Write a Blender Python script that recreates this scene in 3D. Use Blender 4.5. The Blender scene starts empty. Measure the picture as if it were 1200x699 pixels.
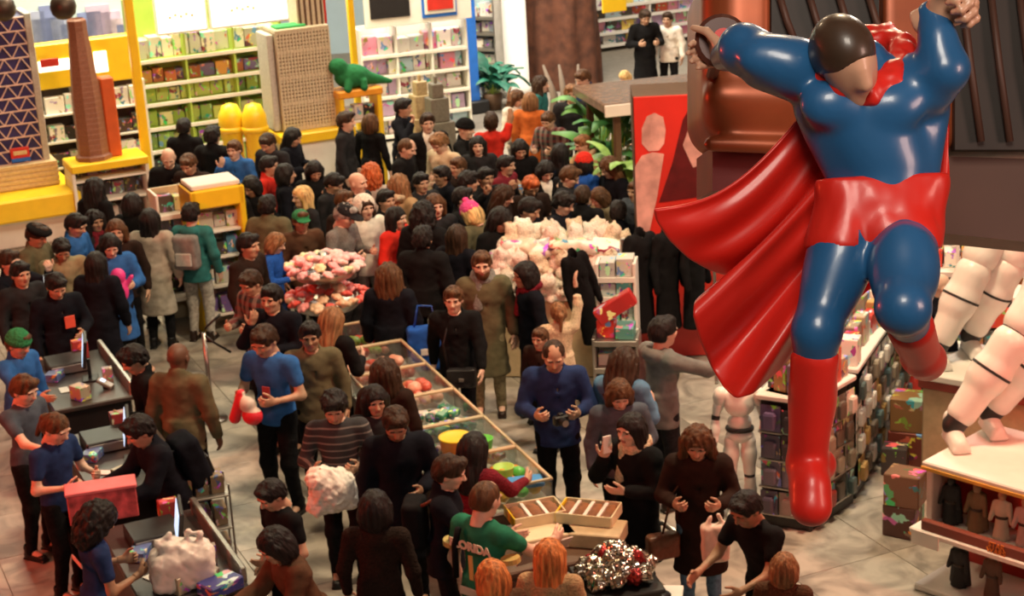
import bpy, math, random
import numpy as np
from mathutils import Matrix, Vector

# ---------------------------------------------------------------- camera
F, CAM_H, PITCH, ROLL = 2080.0, 7.0, math.radians(17.8), math.radians(3.3)
fwd = np.array([0, math.cos(PITCH), -math.sin(PITCH)])
_r0 = np.array([1.0, 0, 0]); _u0 = np.cross(_r0, fwd)
cup = math.cos(ROLL)*_u0 + math.sin(ROLL)*_r0
crt = math.cos(ROLL)*_r0 - math.sin(ROLL)*_u0
CAM = np.array([0, 0, CAM_H])
def ray(x, y): return fwd + crt*((x-600)/F) + cup*((349.5-y)/F)
def atz(x, y, z):
    d = ray(x, y); return CAM + d*((z-CAM_H)/d[2])
def aty(x, y, Y):
    d = ray(x, y); return CAM + d*(Y/d[1])

scene = bpy.context.scene
COL = scene.collection
cd = bpy.data.cameras.new('camera'); cam = bpy.data.objects.new('camera', cd); COL.objects.link(cam)
cd.sensor_width = 36; cd.lens = F*36/1200; cd.clip_start = .1; cd.clip_end = 300
cam.matrix_world = Matrix([[crt[i], cup[i], -fwd[i], CAM[i]] for i in range(3)] + [[0, 0, 0, 1]])
cd.dof.use_dof = True; cd.dof.focus_distance = 5.4; cd.dof.aperture_fstop = 9.0
scene.camera = cam

# ---------------------------------------------------------------- world, lights, exposure
w = bpy.data.worlds.new('world'); scene.world = w; w.use_nodes = True
w.node_tree.nodes['Background'].inputs[0].default_value = (1.0, .72, .48, 1)
w.node_tree.nodes['Background'].inputs[1].default_value = .03
def area(name, loc, target, size, energy, color, sy=None):
    l = bpy.data.lights.new(name, 'AREA'); l.energy = energy; l.color = color
    l.shape = 'RECTANGLE'; l.size = size; l.size_y = sy or size
    o = bpy.data.objects.new(name, l); COL.objects.link(o); o.location = loc
    o.rotation_euler = (Vector(target)-Vector(loc)).to_track_quat('-Z', 'Y').to_euler()
    return o
WARM = (1.0, .74, .46)
area('ceiling_lamp', (-4, 16, 11), (-3.5, 17, 0), 1.2, 210, WARM)
area('ceiling_lamp', (2.8, 14.0, 11), (2.0, 17.0, 0), 1.2, 950, WARM)
area('ceiling_lamp', (0, 25, 11), (0, 24, 0), 1.6, 420, WARM)
area('ceiling_lamp', (7, 20, 10), (5, 16, 0), 1.5, 560, (1, .86, .70))
area('shop_ceiling_light', (-6, 27.5, 8.5), (-6.2, 30, 2), 6, 1300, (1, .88, .60), 2)
area('shop_ceiling_light', (-.5, 31, 8.5), (-1, 34, 2), 5, 1000, (1, .92, .80), 2)
area('shop_ceiling_light', (4.0, 34.5, 8.5), (3.4, 37.5, 1), 3, 420, (1, .88, .72), 2)
area('red_sign_light', (-9.5, 11.5, 5.0), (-2, 16.5, 1.4), 1.2, 440, (1, .08, .03))
area('red_display_light', (6.8, 10.5, 5.5), (4.0, 14.5, 2.0), .8, 260, (1, .20, .13))
area('statue_lamp', (.6, 1.2, 9.6), (1.1, 5.1, 5.8), 1.8, 200, (1, .88, .74))
area('statue_side_lamp', (4.4, 3.0, 6.4), (1.3, 5.1, 5.4), 1.2, 60, (1, .62, .50))
scene.view_settings.view_transform = 'Standard'; scene.view_settings.look = 'None'
scene.view_settings.exposure = 0.25; scene.view_settings.gamma = 1.0
scene.view_settings.use_curve_mapping = False

# ---------------------------------------------------------------- objects
RND = random.Random(7)
def link(name, me, parent=None, loc=None, rot=None, color=None, mats=None):
    o = bpy.data.objects.new(name, me); COL.objects.link(o)
    if parent is not None: o.parent = parent
    if loc is not None: o.location = loc
    if rot is not None: o.rotation_euler = rot
    if color is not None: o.color = (*color[:3], 1)
    if mats is not None and len(me.materials) == 0:
        for m in (mats if isinstance(mats, (list, tuple)) else [mats]): me.materials.append(m)
    return o
def tag(o, label, cat, group=None, kind=None):
    o['label'] = label
    if cat: o['category'] = cat
    if group: o['group'] = group
    if kind: o['kind'] = kind
    return o
def thing(name, label, cat, loc=(0, 0, 0), rz=0, group=None):
    o = bpy.data.objects.new(name, None); COL.objects.link(o); o.location = loc; o.rotation_euler = (0, 0, rz)
    o.empty_display_size = .1
    return tag(o, label, cat, group)
def struct(o):
    o['kind'] = 'structure'; return o
def mesh(name, v, f, smooth=False, mi=None, mats=()):
    me = bpy.data.meshes.new(name)
    if isinstance(f, np.ndarray):
        v = np.asarray(v, dtype=np.float32); n = len(f); k = f.shape[1]
        me.vertices.add(len(v)); me.vertices.foreach_set('co', v.ravel())
        me.loops.add(n*k); me.loops.foreach_set('vertex_index', f.astype(np.int32).ravel())
        me.polygons.add(n); me.polygons.foreach_set('loop_start', np.arange(n, dtype=np.int32)*k)
        me.update(calc_edges=True)
    else:
        me.from_pydata([tuple(map(float, p)) for p in v], [], [tuple(map(int, q)) for q in f]); me.update()
    for m in mats: me.materials.append(m)
    if mi is not None: me.polygons.foreach_set('material_index', np.asarray(mi, dtype=np.int32))
    if smooth: me.polygons.foreach_set('use_smooth', np.ones(len(me.polygons), dtype=bool))
    me.update()
    return me

class MB:                                   # collects simple solids into one mesh
    def __init__(s): s.v = []; s.f = []; s.m = []; s.mi = 0
    def add(s, v, f):
        n = len(s.v); s.v += [tuple(p) for p in v]; s.f += [tuple(i+n for i in q) for q in f]; s.m += [s.mi]*len(f); return s
    def box(s, c, d, bev=.0, R=None):
        x, y, z = (k/2 for k in d); b = min(bev, x*.45, y*.45, z*.45)
        if b <= 0:
            v = [(i*x, j*y, k*z) for i in (-1, 1) for j in (-1, 1) for k in (-1, 1)]
            f = [(0, 1, 3, 2), (4, 6, 7, 5), (0, 4, 5, 1), (2, 3, 7, 6), (0, 2, 6, 4), (1, 5, 7, 3)]
        else:                               # chamfered box: 24 verts
            v = []; idx = {}
            for i in (-1, 1):
                for j in (-1, 1):
                    for k in (-1, 1):
                        for a in range(3):
                            p = [i*(x-b), j*(y-b), k*(z-b)]; p[a] = (i*x, j*y, k*z)[a]
                            idx[i, j, k, a] = len(v); v.append(tuple(p))
            f = []
            for a in range(3):
                b1, c1 = (a+1) % 3, (a+2) % 3
                for sg in (-1, 1):
                    q = []
                    for (p1, p2) in ((-1, -1), (1, -1), (1, 1), (-1, 1)):
                        t = [0, 0, 0]; t[a] = sg; t[b1] = p1; t[c1] = p2; q.append(idx[t[0], t[1], t[2], a])
                    f.append(q if sg > 0 else q[::-1])
                for p1 in (-1, 1):          # edges along axis a
                    for p2 in (-1, 1):
                        def g(e, ax):
                            t = [0, 0, 0]; t[a] = e; t[b1] = p1; t[c1] = p2; return idx[t[0], t[1], t[2], ax]
                        q = [g(-1, b1), g(1, b1), g(1, c1), g(-1, c1)]
                        f.append(q[::-1] if p1*p2 > 0 else q)
            for i in (-1, 1):
                for j in (-1, 1):
                    for k in (-1, 1):
                        q = [idx[i, j, k, 0], idx[i, j, k, 1], idx[i, j, k, 2]]
                        f.append(q if i*j*k > 0 else q[::-1])
        if R is not None: v = [tuple(np.array(R) @ np.array(p)) for p in v]
        return s.add([(p[0]+c[0], p[1]+c[1], p[2]+c[2]) for p in v], f)
    def lathe(s, prof, n=16, c=(0, 0, 0), sx=1, sy=1):
        v = []; f = []
        for (r, z) in prof:
            for k in range(n):
                a = 2*math.pi*k/n; v.append((c[0]+r*sx*math.cos(a), c[1]+r*sy*math.sin(a), c[2]+z))
        m = len(prof)
        for i in range(m-1):
            for k in range(n):
                k2 = (k+1) % n; f.append((i*n+k, i*n+k2, (i+1)*n+k2, (i+1)*n+k))
        if prof[0][0] > 1e-6: f.append(tuple(range(n))[::-1])
        if prof[-1][0] > 1e-6: f.append(tuple((m-1)*n+k for k in range(n)))
        return s.add(v, f)
    def tube(s, pts, r, n=8):
        pts = [np.array(p, float) for p in pts]; v = []; f = []
        rr = r if isinstance(r, (list, tuple)) else [r]*len(pts)
        for i, p in enumerate(pts):
            t = pts[min(i+1, len(pts)-1)]-pts[max(i-1, 0)]; t = t/np.linalg.norm(t)
            a = np.cross(t, (0, 0, 1) if abs(t[2]) < .9 else (1, 0, 0)); a /= np.linalg.norm(a); b = np.cross(t, a)
            for k in range(n):
                q = 2*math.pi*k/n; v.append(p+rr[i]*(math.cos(q)*a+math.sin(q)*b))
        for i in range(len(pts)-1):
            for k in range(n):
                k2 = (k+1) % n; f.append((i*n+k, i*n+k2, (i+1)*n+k2, (i+1)*n+k))
        f.append(tuple(range(n))[::-1]); f.append(tuple((len(pts)-1)*n+k for k in range(n)))
        return s.add(v, f)
    def prism(s, poly, z0, z1):             # polygon in xy, counter-clockwise
        n = len(poly); v = [(x, y, z0) for x, y in poly]+[(x, y, z1) for x, y in poly]
        f = [tuple(range(n))[::-1], tuple(range(n, 2*n))]+[(i, (i+1) % n, n+(i+1) % n, n+i) for i in range(n)]
        return s.add(v, f)
    def mesh(s, name, mats=(), smooth=False):
        return mesh(name, s.v, s.f, smooth, s.m, mats if isinstance(mats, (list, tuple)) else [mats])
    def build(s, name, mats, parent=None, smooth=False, **k):
        return link(name, s.mesh(name, mats, smooth), parent, **k)
def copy_tree(o, parent=None):
    c = o.copy(); COL.objects.link(c)
    if parent is not None: c.parent = parent
    for ch in o.children: copy_tree(ch, c)
    return c

# ---------------------------------------------------------------- materials
def newmat(name):
    m = bpy.data.materials.new(name); m.use_nodes = True; nt = m.node_tree
    return m, nt, nt.nodes['Principled BSDF']
def N(nt, t, **k):
    n = nt.nodes.new(t)
    for a, b in k.items():
        if a in n.inputs.keys() if isinstance(a, str) else False: n.inputs[a].default_value = b
        else: setattr(n, a, b)
    return n
def plain(name, c, rough=.5, metal=0, var=.12, scale=6, bump=0, emit=0, coat=0, alpha=None, trans=0):
    m, nt, p = newmat(name); L = nt.links.new
    p.inputs['Roughness'].default_value = rough; p.inputs['Metallic'].default_value = metal
    if coat: p.inputs['Coat Weight'].default_value = coat; p.inputs['Coat Roughness'].default_value = .15
    if trans: p.inputs['Transmission Weight'].default_value = trans
    tc = N(nt, 'ShaderNodeTexCoord'); nz = N(nt, 'ShaderNodeTexNoise'); nz.inputs['Scale'].default_value = scale; nz.inputs['Detail'].default_value = 4
    L(tc.outputs['Object'], nz.inputs['Vector'])
    hs = N(nt, 'ShaderNodeMixRGB', blend_type='MULTIPLY'); hs.inputs[0].default_value = 1
    hs.inputs[1].default_value = (*c, 1)
    mr = N(nt, 'ShaderNodeMapRange'); mr.inputs['From Min'].default_value = .3; mr.inputs['From Max'].default_value = .7
    mr.inputs['To Min'].default_value = 1-var; mr.inputs['To Max'].default_value = 1+var
    L(nz.outputs[0], mr.inputs[0]); L(mr.outputs[0], hs.inputs[2]); L(hs.outputs[0], p.inputs['Base Color'])
    if bump:
        b = N(nt, 'ShaderNodeBump'); b.inputs['Strength'].default_value = bump; L(nz.outputs[0], b.inputs['Height']); L(b.outputs[0], p.inputs['Normal'])
    if emit:
        p.inputs['Emission Color'].default_value = (*c, 1); p.inputs['Emission Strength'].default_value = emit
    return m
def objcol(name, rough=.85, var=.25, scale=9, stretch=(1, 1, 1), bump=.25, coat=0, sheen=0, metal=0, spec=.12):
    """colour comes from the object's own colour, so alike meshes share data"""
    m, nt, p = newmat(name); L = nt.links.new
    p.inputs['Roughness'].default_value = rough; p.inputs['Metallic'].default_value = metal
    if coat: p.inputs['Coat Weight'].default_value = coat
    p.inputs['Specular IOR Level'].default_value = spec
    if sheen: p.inputs['Sheen Weight'].default_value = sheen
    oi = N(nt, 'ShaderNodeObjectInfo'); tc = N(nt, 'ShaderNodeTexCoord'); mp = N(nt, 'ShaderNodeMapping')
    mp.inputs['Scale'].default_value = stretch
    nz = N(nt, 'ShaderNodeTexNoise'); nz.inputs['Scale'].default_value = scale; nz.inputs['Detail'].default_value = 5
    L(tc.outputs['Object'], mp.inputs[0]); L(mp.outputs[0], nz.inputs['Vector'])
    mx = N(nt, 'ShaderNodeMixRGB', blend_type='MULTIPLY'); mx.inputs[0].default_value = 1
    mr = N(nt, 'ShaderNodeMapRange'); mr.inputs['From Min'].default_value = .3; mr.inputs['From Max'].default_value = .7
    mr.inputs['To Min'].default_value = 1-var; mr.inputs['To Max'].default_value = 1+var
    L(nz.outputs[0], mr.inputs[0]); L(oi.outputs['Color'], mx.inputs[1]); L(mr.outputs[0], mx.inputs[2]); L(mx.outputs[0], p.inputs['Base Color'])
    if bump:
        b = N(nt, 'ShaderNodeBump'); b.inputs['Strength'].default_value = bump; b.inputs['Distance'].default_value = .02
        L(nz.outputs[0], b.inputs['Height']); L(b.outputs[0], p.inputs['Normal'])
    return m
def pattern(name, kind, c1, c2, scale, rough=.9, c3=None):
    m, nt, p = newmat(name); L = nt.links.new; p.inputs['Roughness'].default_value = rough
    tc = N(nt, 'ShaderNodeTexCoord'); sx = N(nt, 'ShaderNodeSeparateXYZ'); L(tc.outputs['Object'], sx.inputs[0])
    def band(sock, th):
        a = N(nt, 'ShaderNodeMath', operation='MULTIPLY'); a.inputs[1].default_value = scale; L(sock, a.inputs[0])
        b = N(nt, 'ShaderNodeMath', operation='FRACT'); L(a.outputs[0], b.inputs[0])
        c = N(nt, 'ShaderNodeMath', operation='GREATER_THAN'); c.inputs[1].default_value = th; L(b.outputs[0], c.inputs[0]); return c.outputs[0]
    mx = N(nt, 'ShaderNodeMixRGB'); mx.inputs[1].default_value = (*c1, 1); mx.inputs[2].default_value = (*c2, 1)
    if kind == 'stripe':
        L(band(sx.outputs[2], .78), mx.inputs[0]); L(mx.outputs[0], p.inputs['Base Color'])
    else:
        L(band(sx.outputs[2], .5), mx.inputs[0])
        m2 = N(nt, 'ShaderNodeMixRGB'); m2.inputs[2].default_value = (*(c3 or c2), 1); L(band(sx.outputs[0], .5), m2.inputs[0])
        h = N(nt, 'ShaderNodeMixRGB'); h.inputs[0].default_value = .5
        L(mx.outputs[0], m2.inputs[1]); L(mx.outputs[0], h.inputs[1]); L(m2.outputs[0], h.inputs[2]); L(h.outputs[0], p.inputs['Base Color'])
    return m
M = {}
M['skin'] = objcol('skin', .5, .10, 14, bump=.05, spec=.35)
M['eye'] = plain('eye_dark', (.03, .02, .018), .25)
M['lip'] = plain('lip', (.36, .12, .10), .45)
M['fabric'] = objcol('fabric', .88, .22, 11, bump=.35)
M['denim'] = objcol('denim', .92, .35, 30, bump=.3)
M['hair'] = objcol('hair', .50, .6, 42, (1, 1, .15), bump=1.0, spec=.22)
M['knit'] = objcol('knit', .95, .3, 60, bump=.8)
M['leather'] = objcol('leather', .38, .2, 22, bump=.3, spec=.35)
M['plastic'] = objcol('plastic', .35, .06, 5, bump=0, spec=.5)
M['stripe'] = pattern('striped_jersey', 'stripe', (.028, .028, .032), (.17, .16, .15), 16)
M['plaid'] = pattern('plaid_flannel', 'plaid', (.12, .02, .02), (.03, .03, .03), 11, c3=(.30, .24, .20))

# ---------------------------------------------------------------- implicit surfaces
class SDF:
    def __init__(s, lo, hi, res):
        s.o = np.array(lo, float); s.res = res
        s.n = np.ceil((np.array(hi, float)-s.o)/res).astype(int)+1
        s.f = np.full(s.n, .5, dtype=np.float32)
        s.ax = [(s.o[i]+np.arange(s.n[i])*res).astype(np.float32) for i in range(3)]
    def sub(s, lo, hi, pad):
        a = np.maximum(np.floor((np.array(lo)-pad-s.o)/s.res).astype(int), 0)
        b = np.minimum(np.ceil((np.array(hi)+pad-s.o)/s.res).astype(int)+1, s.n)
        if (b <= a).any(): return None
        sl = tuple(slice(a[i], b[i]) for i in range(3))
        return sl, [s.ax[0][sl[0]][:, None, None], s.ax[1][sl[1]][None, :, None], s.ax[2][sl[2]][None, None, :]]
    def put(s, sl, d, k, op):
        a = s.f[sl]
        if op == 'add':
            if k > 0:
                h = np.maximum(k-np.abs(a-d), 0)/k; s.f[sl] = np.minimum(a, d)-h*h*k*.25
            else: s.f[sl] = np.minimum(a, d)
        else:
            d = -d
            if k > 0:
                h = np.maximum(k-np.abs(a-d), 0)/k; s.f[sl] = np.maximum(a, d)+h*h*k*.25
            else: s.f[sl] = np.maximum(a, d)
        return s
    def cap(s, a, b, ra, rb=None, k=.03, op='add', fl=None):
        """tapered capsule a-b; fl=(axis, factor) flattens the section along a world axis"""
        a = np.array(a, float); b = np.array(b, float); rb = ra if rb is None else rb; R = max(ra, rb)
        if fl is not None: R = R*max(1, fl[1])
        q = s.sub(np.minimum(a, b)-R, np.maximum(a, b)+R, k+.04)
        if q is None: return s
        sl, (X, Y, Z) = q; ba = b-a; L2 = float(ba@ba)+1e-9
        px, py, pz = X-a[0], Y-a[1], Z-a[2]
        h = np.clip((px*ba[0]+py*ba[1]+pz*ba[2])/L2, 0, 1)
        dx, dy, dz = px-ba[0]*h, py-ba[1]*h, pz-ba[2]*h
        if fl is not None:
            if fl[0] == 0: dx = dx/fl[1]
            elif fl[0] == 1: dy = dy/fl[1]
            else: dz = dz/fl[1]
        return s.put(sl, np.sqrt(dx*dx+dy*dy+dz*dz)-(ra+(rb-ra)*h), k, op)
    def ell(s, c, r, k=.03, op='add', R=None):
        c = np.array(c, float); r = np.array(r, float); m = r.max()
        ext = r if R is None else np.array([m]*3)
        q = s.sub(c-ext, c+ext, k+.04)
        if q is None: return s
        sl, (X, Y, Z) = q; x, y, z = X-c[0], Y-c[1], Z-c[2]
        if R is not None:
            R = np.array(R); x, y, z = (R[0, i]*x+R[1, i]*y+R[2, i]*z for i in range(3))
        k0 = np.sqrt((x/r[0])**2+(y/r[1])**2+(z/r[2])**2)+1e-6
        k1 = np.sqrt((x/r[0]**2)**2+(y/r[1]**2)**2+(z/r[2]**2)**2)+1e-6
        return s.put(sl, k0*(k0-1)/k1, k, op)
    def cone(s, c0, c1, r0, r1, k=.03, op='add'):
        """elliptical frustum standing between heights, r=(rx, ry)"""
        c0 = np.array(c0, float); c1 = np.array(c1, float); rx = max(r0[0], r1[0]); ry = max(r0[1], r1[1])
        q = s.sub(np.minimum(c0, c1)-(rx, ry, 0), np.maximum(c0, c1)+(rx, ry, 0), k+.04)
        if q is None: return s
        sl, (X, Y, Z) = q; t = np.clip((Z-c0[2])/(c1[2]-c0[2]), 0, 1)
        a = r0[0]+(r1[0]-r0[0])*t; b = r0[1]+(r1[1]-r0[1])*t
        x = X-(c0[0]+(c1[0]-c0[0])*t); y = Y-(c0[1]+(c1[1]-c0[1])*t)
        d = (np.sqrt((x/a)**2+(y/b)**2)-1)*np.minimum(a, b)
        d = np.maximum(d, np.maximum(min(c0[2], c1[2])-Z, Z-max(c0[2], c1[2])))
        return s.put(sl, d, k, op)
    def box(s, c, h, k=.01, op='add', R=None, rnd=.0):
        c = np.array(c, float); h = np.array(h, float); ext = h if R is None else np.array([np.linalg.norm(h)]*3)
        q = s.sub(c-ext, c+ext, k+.04)
        if q is None: return s
        sl, (X, Y, Z) = q; x, y, z = X-c[0], Y-c[1], Z-c[2]
        if R is not None:
            R = np.array(R); x, y, z = (R[0, i]*x+R[1, i]*y+R[2, i]*z for i in range(3))
        qx, qy, qz = np.abs(x)-h[0]+rnd, np.abs(y)-h[1]+rnd, np.abs(z)-h[2]+rnd
        d = np.sqrt(np.maximum(qx, 0)**2+np.maximum(qy, 0)**2+np.maximum(qz, 0)**2)+np.minimum(np.maximum(qx, np.maximum(qy, qz)), 0)-rnd
        return s.put(sl, d, k, op)
    def wave(s, amp, fx, fy, fz, seed=0):
        r = np.random.RandomState(seed); X, Y, Z = s.ax[0][:, None, None], s.ax[1][None, :, None], s.ax[2][None, None, :]
        g = 0
        for i in range(3):
            p = r.uniform(0, 6.28, 4); m = (1, 1.9, 3.3)[i]
            g = g+np.sin(fx*m*X+p[0]+1.2*np.sin(fz*.6*Z+p[3]))*np.sin(fy*m*Y+p[1])*np.sin(fz*m*Z+p[2]+1.5*np.sin(fx*.7*X))/(1, 1.6, 2.6)[i]
        s.f += (amp*g).astype(np.float32); return s
    def nets(s):
        f = s.f; sg = f < 0
        sg[0] = sg[-1] = False; sg[:, 0] = sg[:, -1] = False; sg[:, :, 0] = sg[:, :, -1] = False
        f = np.where(sg, np.minimum(f, -1e-5), np.maximum(f, 1e-5))
        c = np.zeros(np.array(f.shape)-1, np.uint8)
        for i in (0, 1):
            for j in (0, 1):
                for k in (0, 1):
                    c += sg[i:f.shape[0]-1+i, j:f.shape[1]-1+j, k:f.shape[2]-1+k]
        act = (c > 0) & (c < 8); I = np.argwhere(act)
        vid = np.full(act.shape, -1, np.int32); vid[act] = np.arange(len(I))
        off = np.array([(i, j, k) for i in (0, 1) for j in (0, 1) for k in (0, 1)])
        vals = np.stack([f[I[:, 0]+o[0], I[:, 1]+o[1], I[:, 2]+o[2]] for o in off], 1)
        acc = np.zeros((len(I), 3)); cnt = np.zeros(len(I))
        for a in range(8):
            for b in range(a+1, 8):
                if np.abs(off[a]-off[b]).sum() != 1: continue
                va, vb = vals[:, a], vals[:, b]; m = (va < 0) != (vb < 0)
                t = np.where(m, va/(va-vb+1e-12), 0)[:, None]
                acc += np.where(m[:, None], off[a]+(off[b]-off[a])*t, 0); cnt += m
        V = s.o+s.res*(I+acc/cnt[:, None])
        Q = []
        for ax in range(3):
            sh = [slice(None)]*3; sh2 = list(sh); sh[ax] = slice(0, -1); sh2[ax] = slice(1, None)
            d = sg[tuple(sh)].astype(np.int8)-sg[tuple(sh2)].astype(np.int8)
            u, w2 = (ax+1) % 3, (ax+2) % 3
            E = np.argwhere(d != 0)
            E = E[(E[:, u] > 0) & (E[:, w2] > 0) & (E[:, u] < act.shape[u]) & (E[:, w2] < act.shape[w2])]
            eu = np.zeros(3, int); eu[u] = 1; ew = np.zeros(3, int); ew[w2] = 1
            g = lambda p: vid[p[:, 0], p[:, 1], p[:, 2]]
            q = np.stack([g(E-eu-ew), g(E-ew), g(E), g(E-eu)], 1)
            neg = d[E[:, 0], E[:, 1], E[:, 2]] < 0; q[neg] = q[neg][:, ::-1]
            Q.append(q)
        return V, np.concatenate(Q)
def rotx(a): c, s = math.cos(a), math.sin(a); return np.array([[1, 0, 0], [0, c, -s], [0, s, c]])
def roty(a): c, s = math.cos(a), math.sin(a); return np.array([[c, 0, s], [0, 1, 0], [-s, 0, c]])
def rotz(a): c, s = math.cos(a), math.sin(a); return np.array([[c, -s, 0], [s, c, 0], [0, 0, 1]])
def nrm(v): v = np.array(v, float); return v/np.linalg.norm(v)
# ---------------------------------------------------------------- people: shared shapes
def head_shape():
    s = SDF((-.12, -.15, -.17), (.12, .14, .16), .0058)
    s.ell((0, .012, .03), (.074, .096, .088), .02)                 # skull
    s.ell((0, -.022, -.035), (.060, .066, .078), .04)              # face
    s.ell((0, -.045, -.088), (.034, .034, .026), .03)              # chin
    for e in (-1, 1):
        s.ell((e*.034, -.052, -.020), (.026, .030, .022), .02)     # cheek
        s.ell((e*.030, -.088, .010), (.021, .018, .013), .012, 'sub')  # eye socket
        s.ell((e*.076, .012, -.008), (.010, .020, .032), .008)     # ear
        s.ell((e*.030, -.078, .030), (.026, .014, .008), .012)     # brow
    s.cap((0, -.082, .016), (0, -.106, -.022), .0085, .013, .012)  # nose
    s.ell((0, -.097, -.025), (.017, .013, .009), .008)
    s.ell((0, -.080, -.052), (.024, .013, .0065), .006)            # lips
    s.ell((0, -.078, -.062), (.020, .012, .0065), .006)
    s.cap((0, .020, -.06), (0, .030, -.17), .052, .056, .03)       # neck
    V, Q = s.nets(); C = V[Q].mean(1)
    mi = np.zeros(len(Q), int)
    mi[(np.abs(C[:, 0]) < .022) & (C[:, 1] < -.082) & (C[:, 2] < -.045) & (C[:, 2] > -.068)] = 2
    for e in (-1, 1):                                              # eyes and brows
        n = len(V); b = MB(); b.lathe([(.001, -.007), (.011, -.004), (.013, 0), (.011, .004), (.001, .007)], 8, sy=.5)
        ev = np.array(b.v)*(1, 1, .9)+(e*.030, -.0745, .010); ef = [q for q in b.f if len(q) == 4]
        V = np.vstack([V, ev]); Q = np.vstack([Q, np.array(ef)+n]); mi = np.r_[mi, np.ones(len(ef), int)]
        n = len(V); b = MB(); b.tube([(e*.012, -.091, .026), (e*.030, -.092, .032), (e*.050, -.080, .027)], [.004, .0045, .003], 4)
        ef = [q for q in b.f if len(q) == 4]
        V = np.vstack([V, np.array(b.v)]); Q = np.vstack([Q, np.array(ef)+n]); mi = np.r_[mi, np.ones(len(ef), int)]
    return V, Q, mi
def hand_shape(curl):
    s = SDF((-.04, -.09, -.10), (.22, .09, .05), .0055)
    s.cap((-.03, 0, 0), (.02, 0, 0), .026, .027, .02, fl=(1, 1.15))
    s.ell((.055, 0, 0), (.052, .043, .017), .02)
    for i, (y, L) in enumerate(((.032, .070), (.011, .080), (-.011, .074), (-.031, .058))):
        p = np.array([.088-.004*abs(i-1), y, 0]); a = curl*.5; d = p
        for j, (seg, r) in enumerate(((.46, .0100), (.32, .0092), (.26, .0082))):
            a2 = a+curl*(.35+.75*j); q = d+L*seg*np.array([math.cos(a2), (y*.9 if j == 0 else 0), -math.sin(a2)])
            s.cap(d, q, r, r*.93, .006); d = q
    t0 = np.array([.025, .034, -.006]); t1 = t0+(.035, .030, -.012); t2 = t1+(.034, .012, -.012-.012*curl)
    s.cap(t0, t1, .014, .0115, .014); s.cap(t1, t2, .0112, .009, .005)
    return s.nets()
HS = 1.10
HEAD = head_shape(); HANDS = {'r': hand_shape(.35), 'g': hand_shape(1.0), 'f': hand_shape(1.5)}

def pose(name):
    """joints of a 1.72 m figure facing -Y; x<0 is the figure's right side"""
    lean = {'bend': .62, 'lean': .28}.get(name, .03); hp = {'hold': .42, 'bend': .2, 'lean': .35, 'look': .5, 'phone': .12, 'up': -.25, 'reach': .3}.get(name, .06)
    J = {'lean': lean}; R = rotx(lean); hip = np.array([0, .01, .95]); J['R'] = R
    T = lambda p: hip+R@(np.array(p, float)-hip)
    J['hip'] = hip; J['waist'] = T((0, .01, 1.10)); J['chest'] = T((0, .0, 1.30)); J['neck'] = T((0, .02, 1.455))
    hb = T((0, .01, 1.47)); J['HR'] = R@rotx(hp*.5)@rotx(hp*.5)
    J['head'] = hb+rotx(lean*.6+hp*.5)@np.array([0, -.025, .135])
    J['HR'] = rotx(lean*.5+hp)
    st = lambda e: ((e*.24, .06, -1), (e*.04, -.30, -1))
    A = {'st': (st(-1), st(1)), 'look': (st(-1), ((.3, 0, -1), (-.5, -.9, -.1))),
         'hold': (((-.30, -.08, -1), (.45, -1, .12)), ((.30, -.08, -1), (-.45, -1, .12))),
         'phone': (((-.45, -.65, -.75), (.50, -.25, 1)), st(1)),
         'photo': (((-.45, -.85, -.35), (.42, -.5, .75)), ((.45, -.85, -.35), (-.42, -.5, .75))),
         'reach': (((-.15, -.75, -.7), (.05, -1, -.1)), st(1)),
         'up': (((-.25, -.25, 1), (.05, -.1, 1)), st(1)),
         'point': (((-.4, -.9, -.35), (-.1, -1, .05)), ((.3, -.1, -1), (-.3, -1, .1))),
         'bend': (((-.15, -.5, -.9), (.1, -.9, -.6)), ((.15, -.5, -.9), (-.1, -.9, -.6))),
         'lean': (((-.2, -.5, -.9), (.15, -1, -.2)), ((.2, -.5, -.9), (-.15, -1, -.2))),
         'walk': (((-.2, .35, -1), (-.05, 0, -1)), ((.2, -.35, -1), (.05, -.6, -1))),
         'face': (((-.35, -.55, -.9), (.55, -.2, 1)), ((.25, -.1, -1), (-.8, -.8, .1)))}[name]
    J['hand'] = {'hold': 'g', 'phone': 'g', 'photo': 'g'}.get(name, 'r')
    for e, (d1, d2), S in ((-1, A[0], 'R'), (1, A[1], 'L')):
        sh = T((e*.185, .015, 1.405)); el = sh+.285*nrm(d1); wr = el+.245*nrm(d2)
        J['sh'+S], J['el'+S], J['wr'+S], J['fd'+S] = sh, el, wr, nrm(d2)
        k = {'walk': (-.22*e, .20*e)}.get(name, (-.015, 0))
        J['hp'+S] = np.array([e*.088, .01, .90]); J['kn'+S] = np.array([e*.098, -.02+k[0]*.6, .49]); J['an'+S] = np.array([e*.105, .03+k[0]*1.1 if name == 'walk' else .03, .085 if not (name == 'walk' and e < 0) else .10])
    return J
POSES = {}
def getpose(n):
    if n not in POSES: POSES[n] = pose(n)
    return POSES[n]
LO, HI = (-.62, -.78, -.02), (.62, .42, 1.78)
def torso(s, J, g, k=.06):
    R = J['R']
    s.ell(J['chest'], (.158+g, .100+g, .19), k, R=R); s.ell(J['waist'], (.138+g, .092+g, .15), k, R=R)
    s.ell(J['hip']+(0, .01, .0), (.155+g, .105+g, .13), k)
    s.cap(J['shR']+(.03, 0, .0), J['shL']+(-.03, 0, .0), .058+g*.7, None, k); s.cap(J['neck']-R@np.array((0, 0, .06)), J['neck'], .085+g*.5, .055+g*.3, k)
def legs(s, J, g, lo=None, k=.04):
    for S in 'RL':
        s.cap(J['hp'+S], J['kn'+S], .082+g, .056+g, k); s.cap(J['kn'+S], J['an'+S]+(0, 0, 0 if lo is None else lo), .056+g, .040+g, k)
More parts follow.
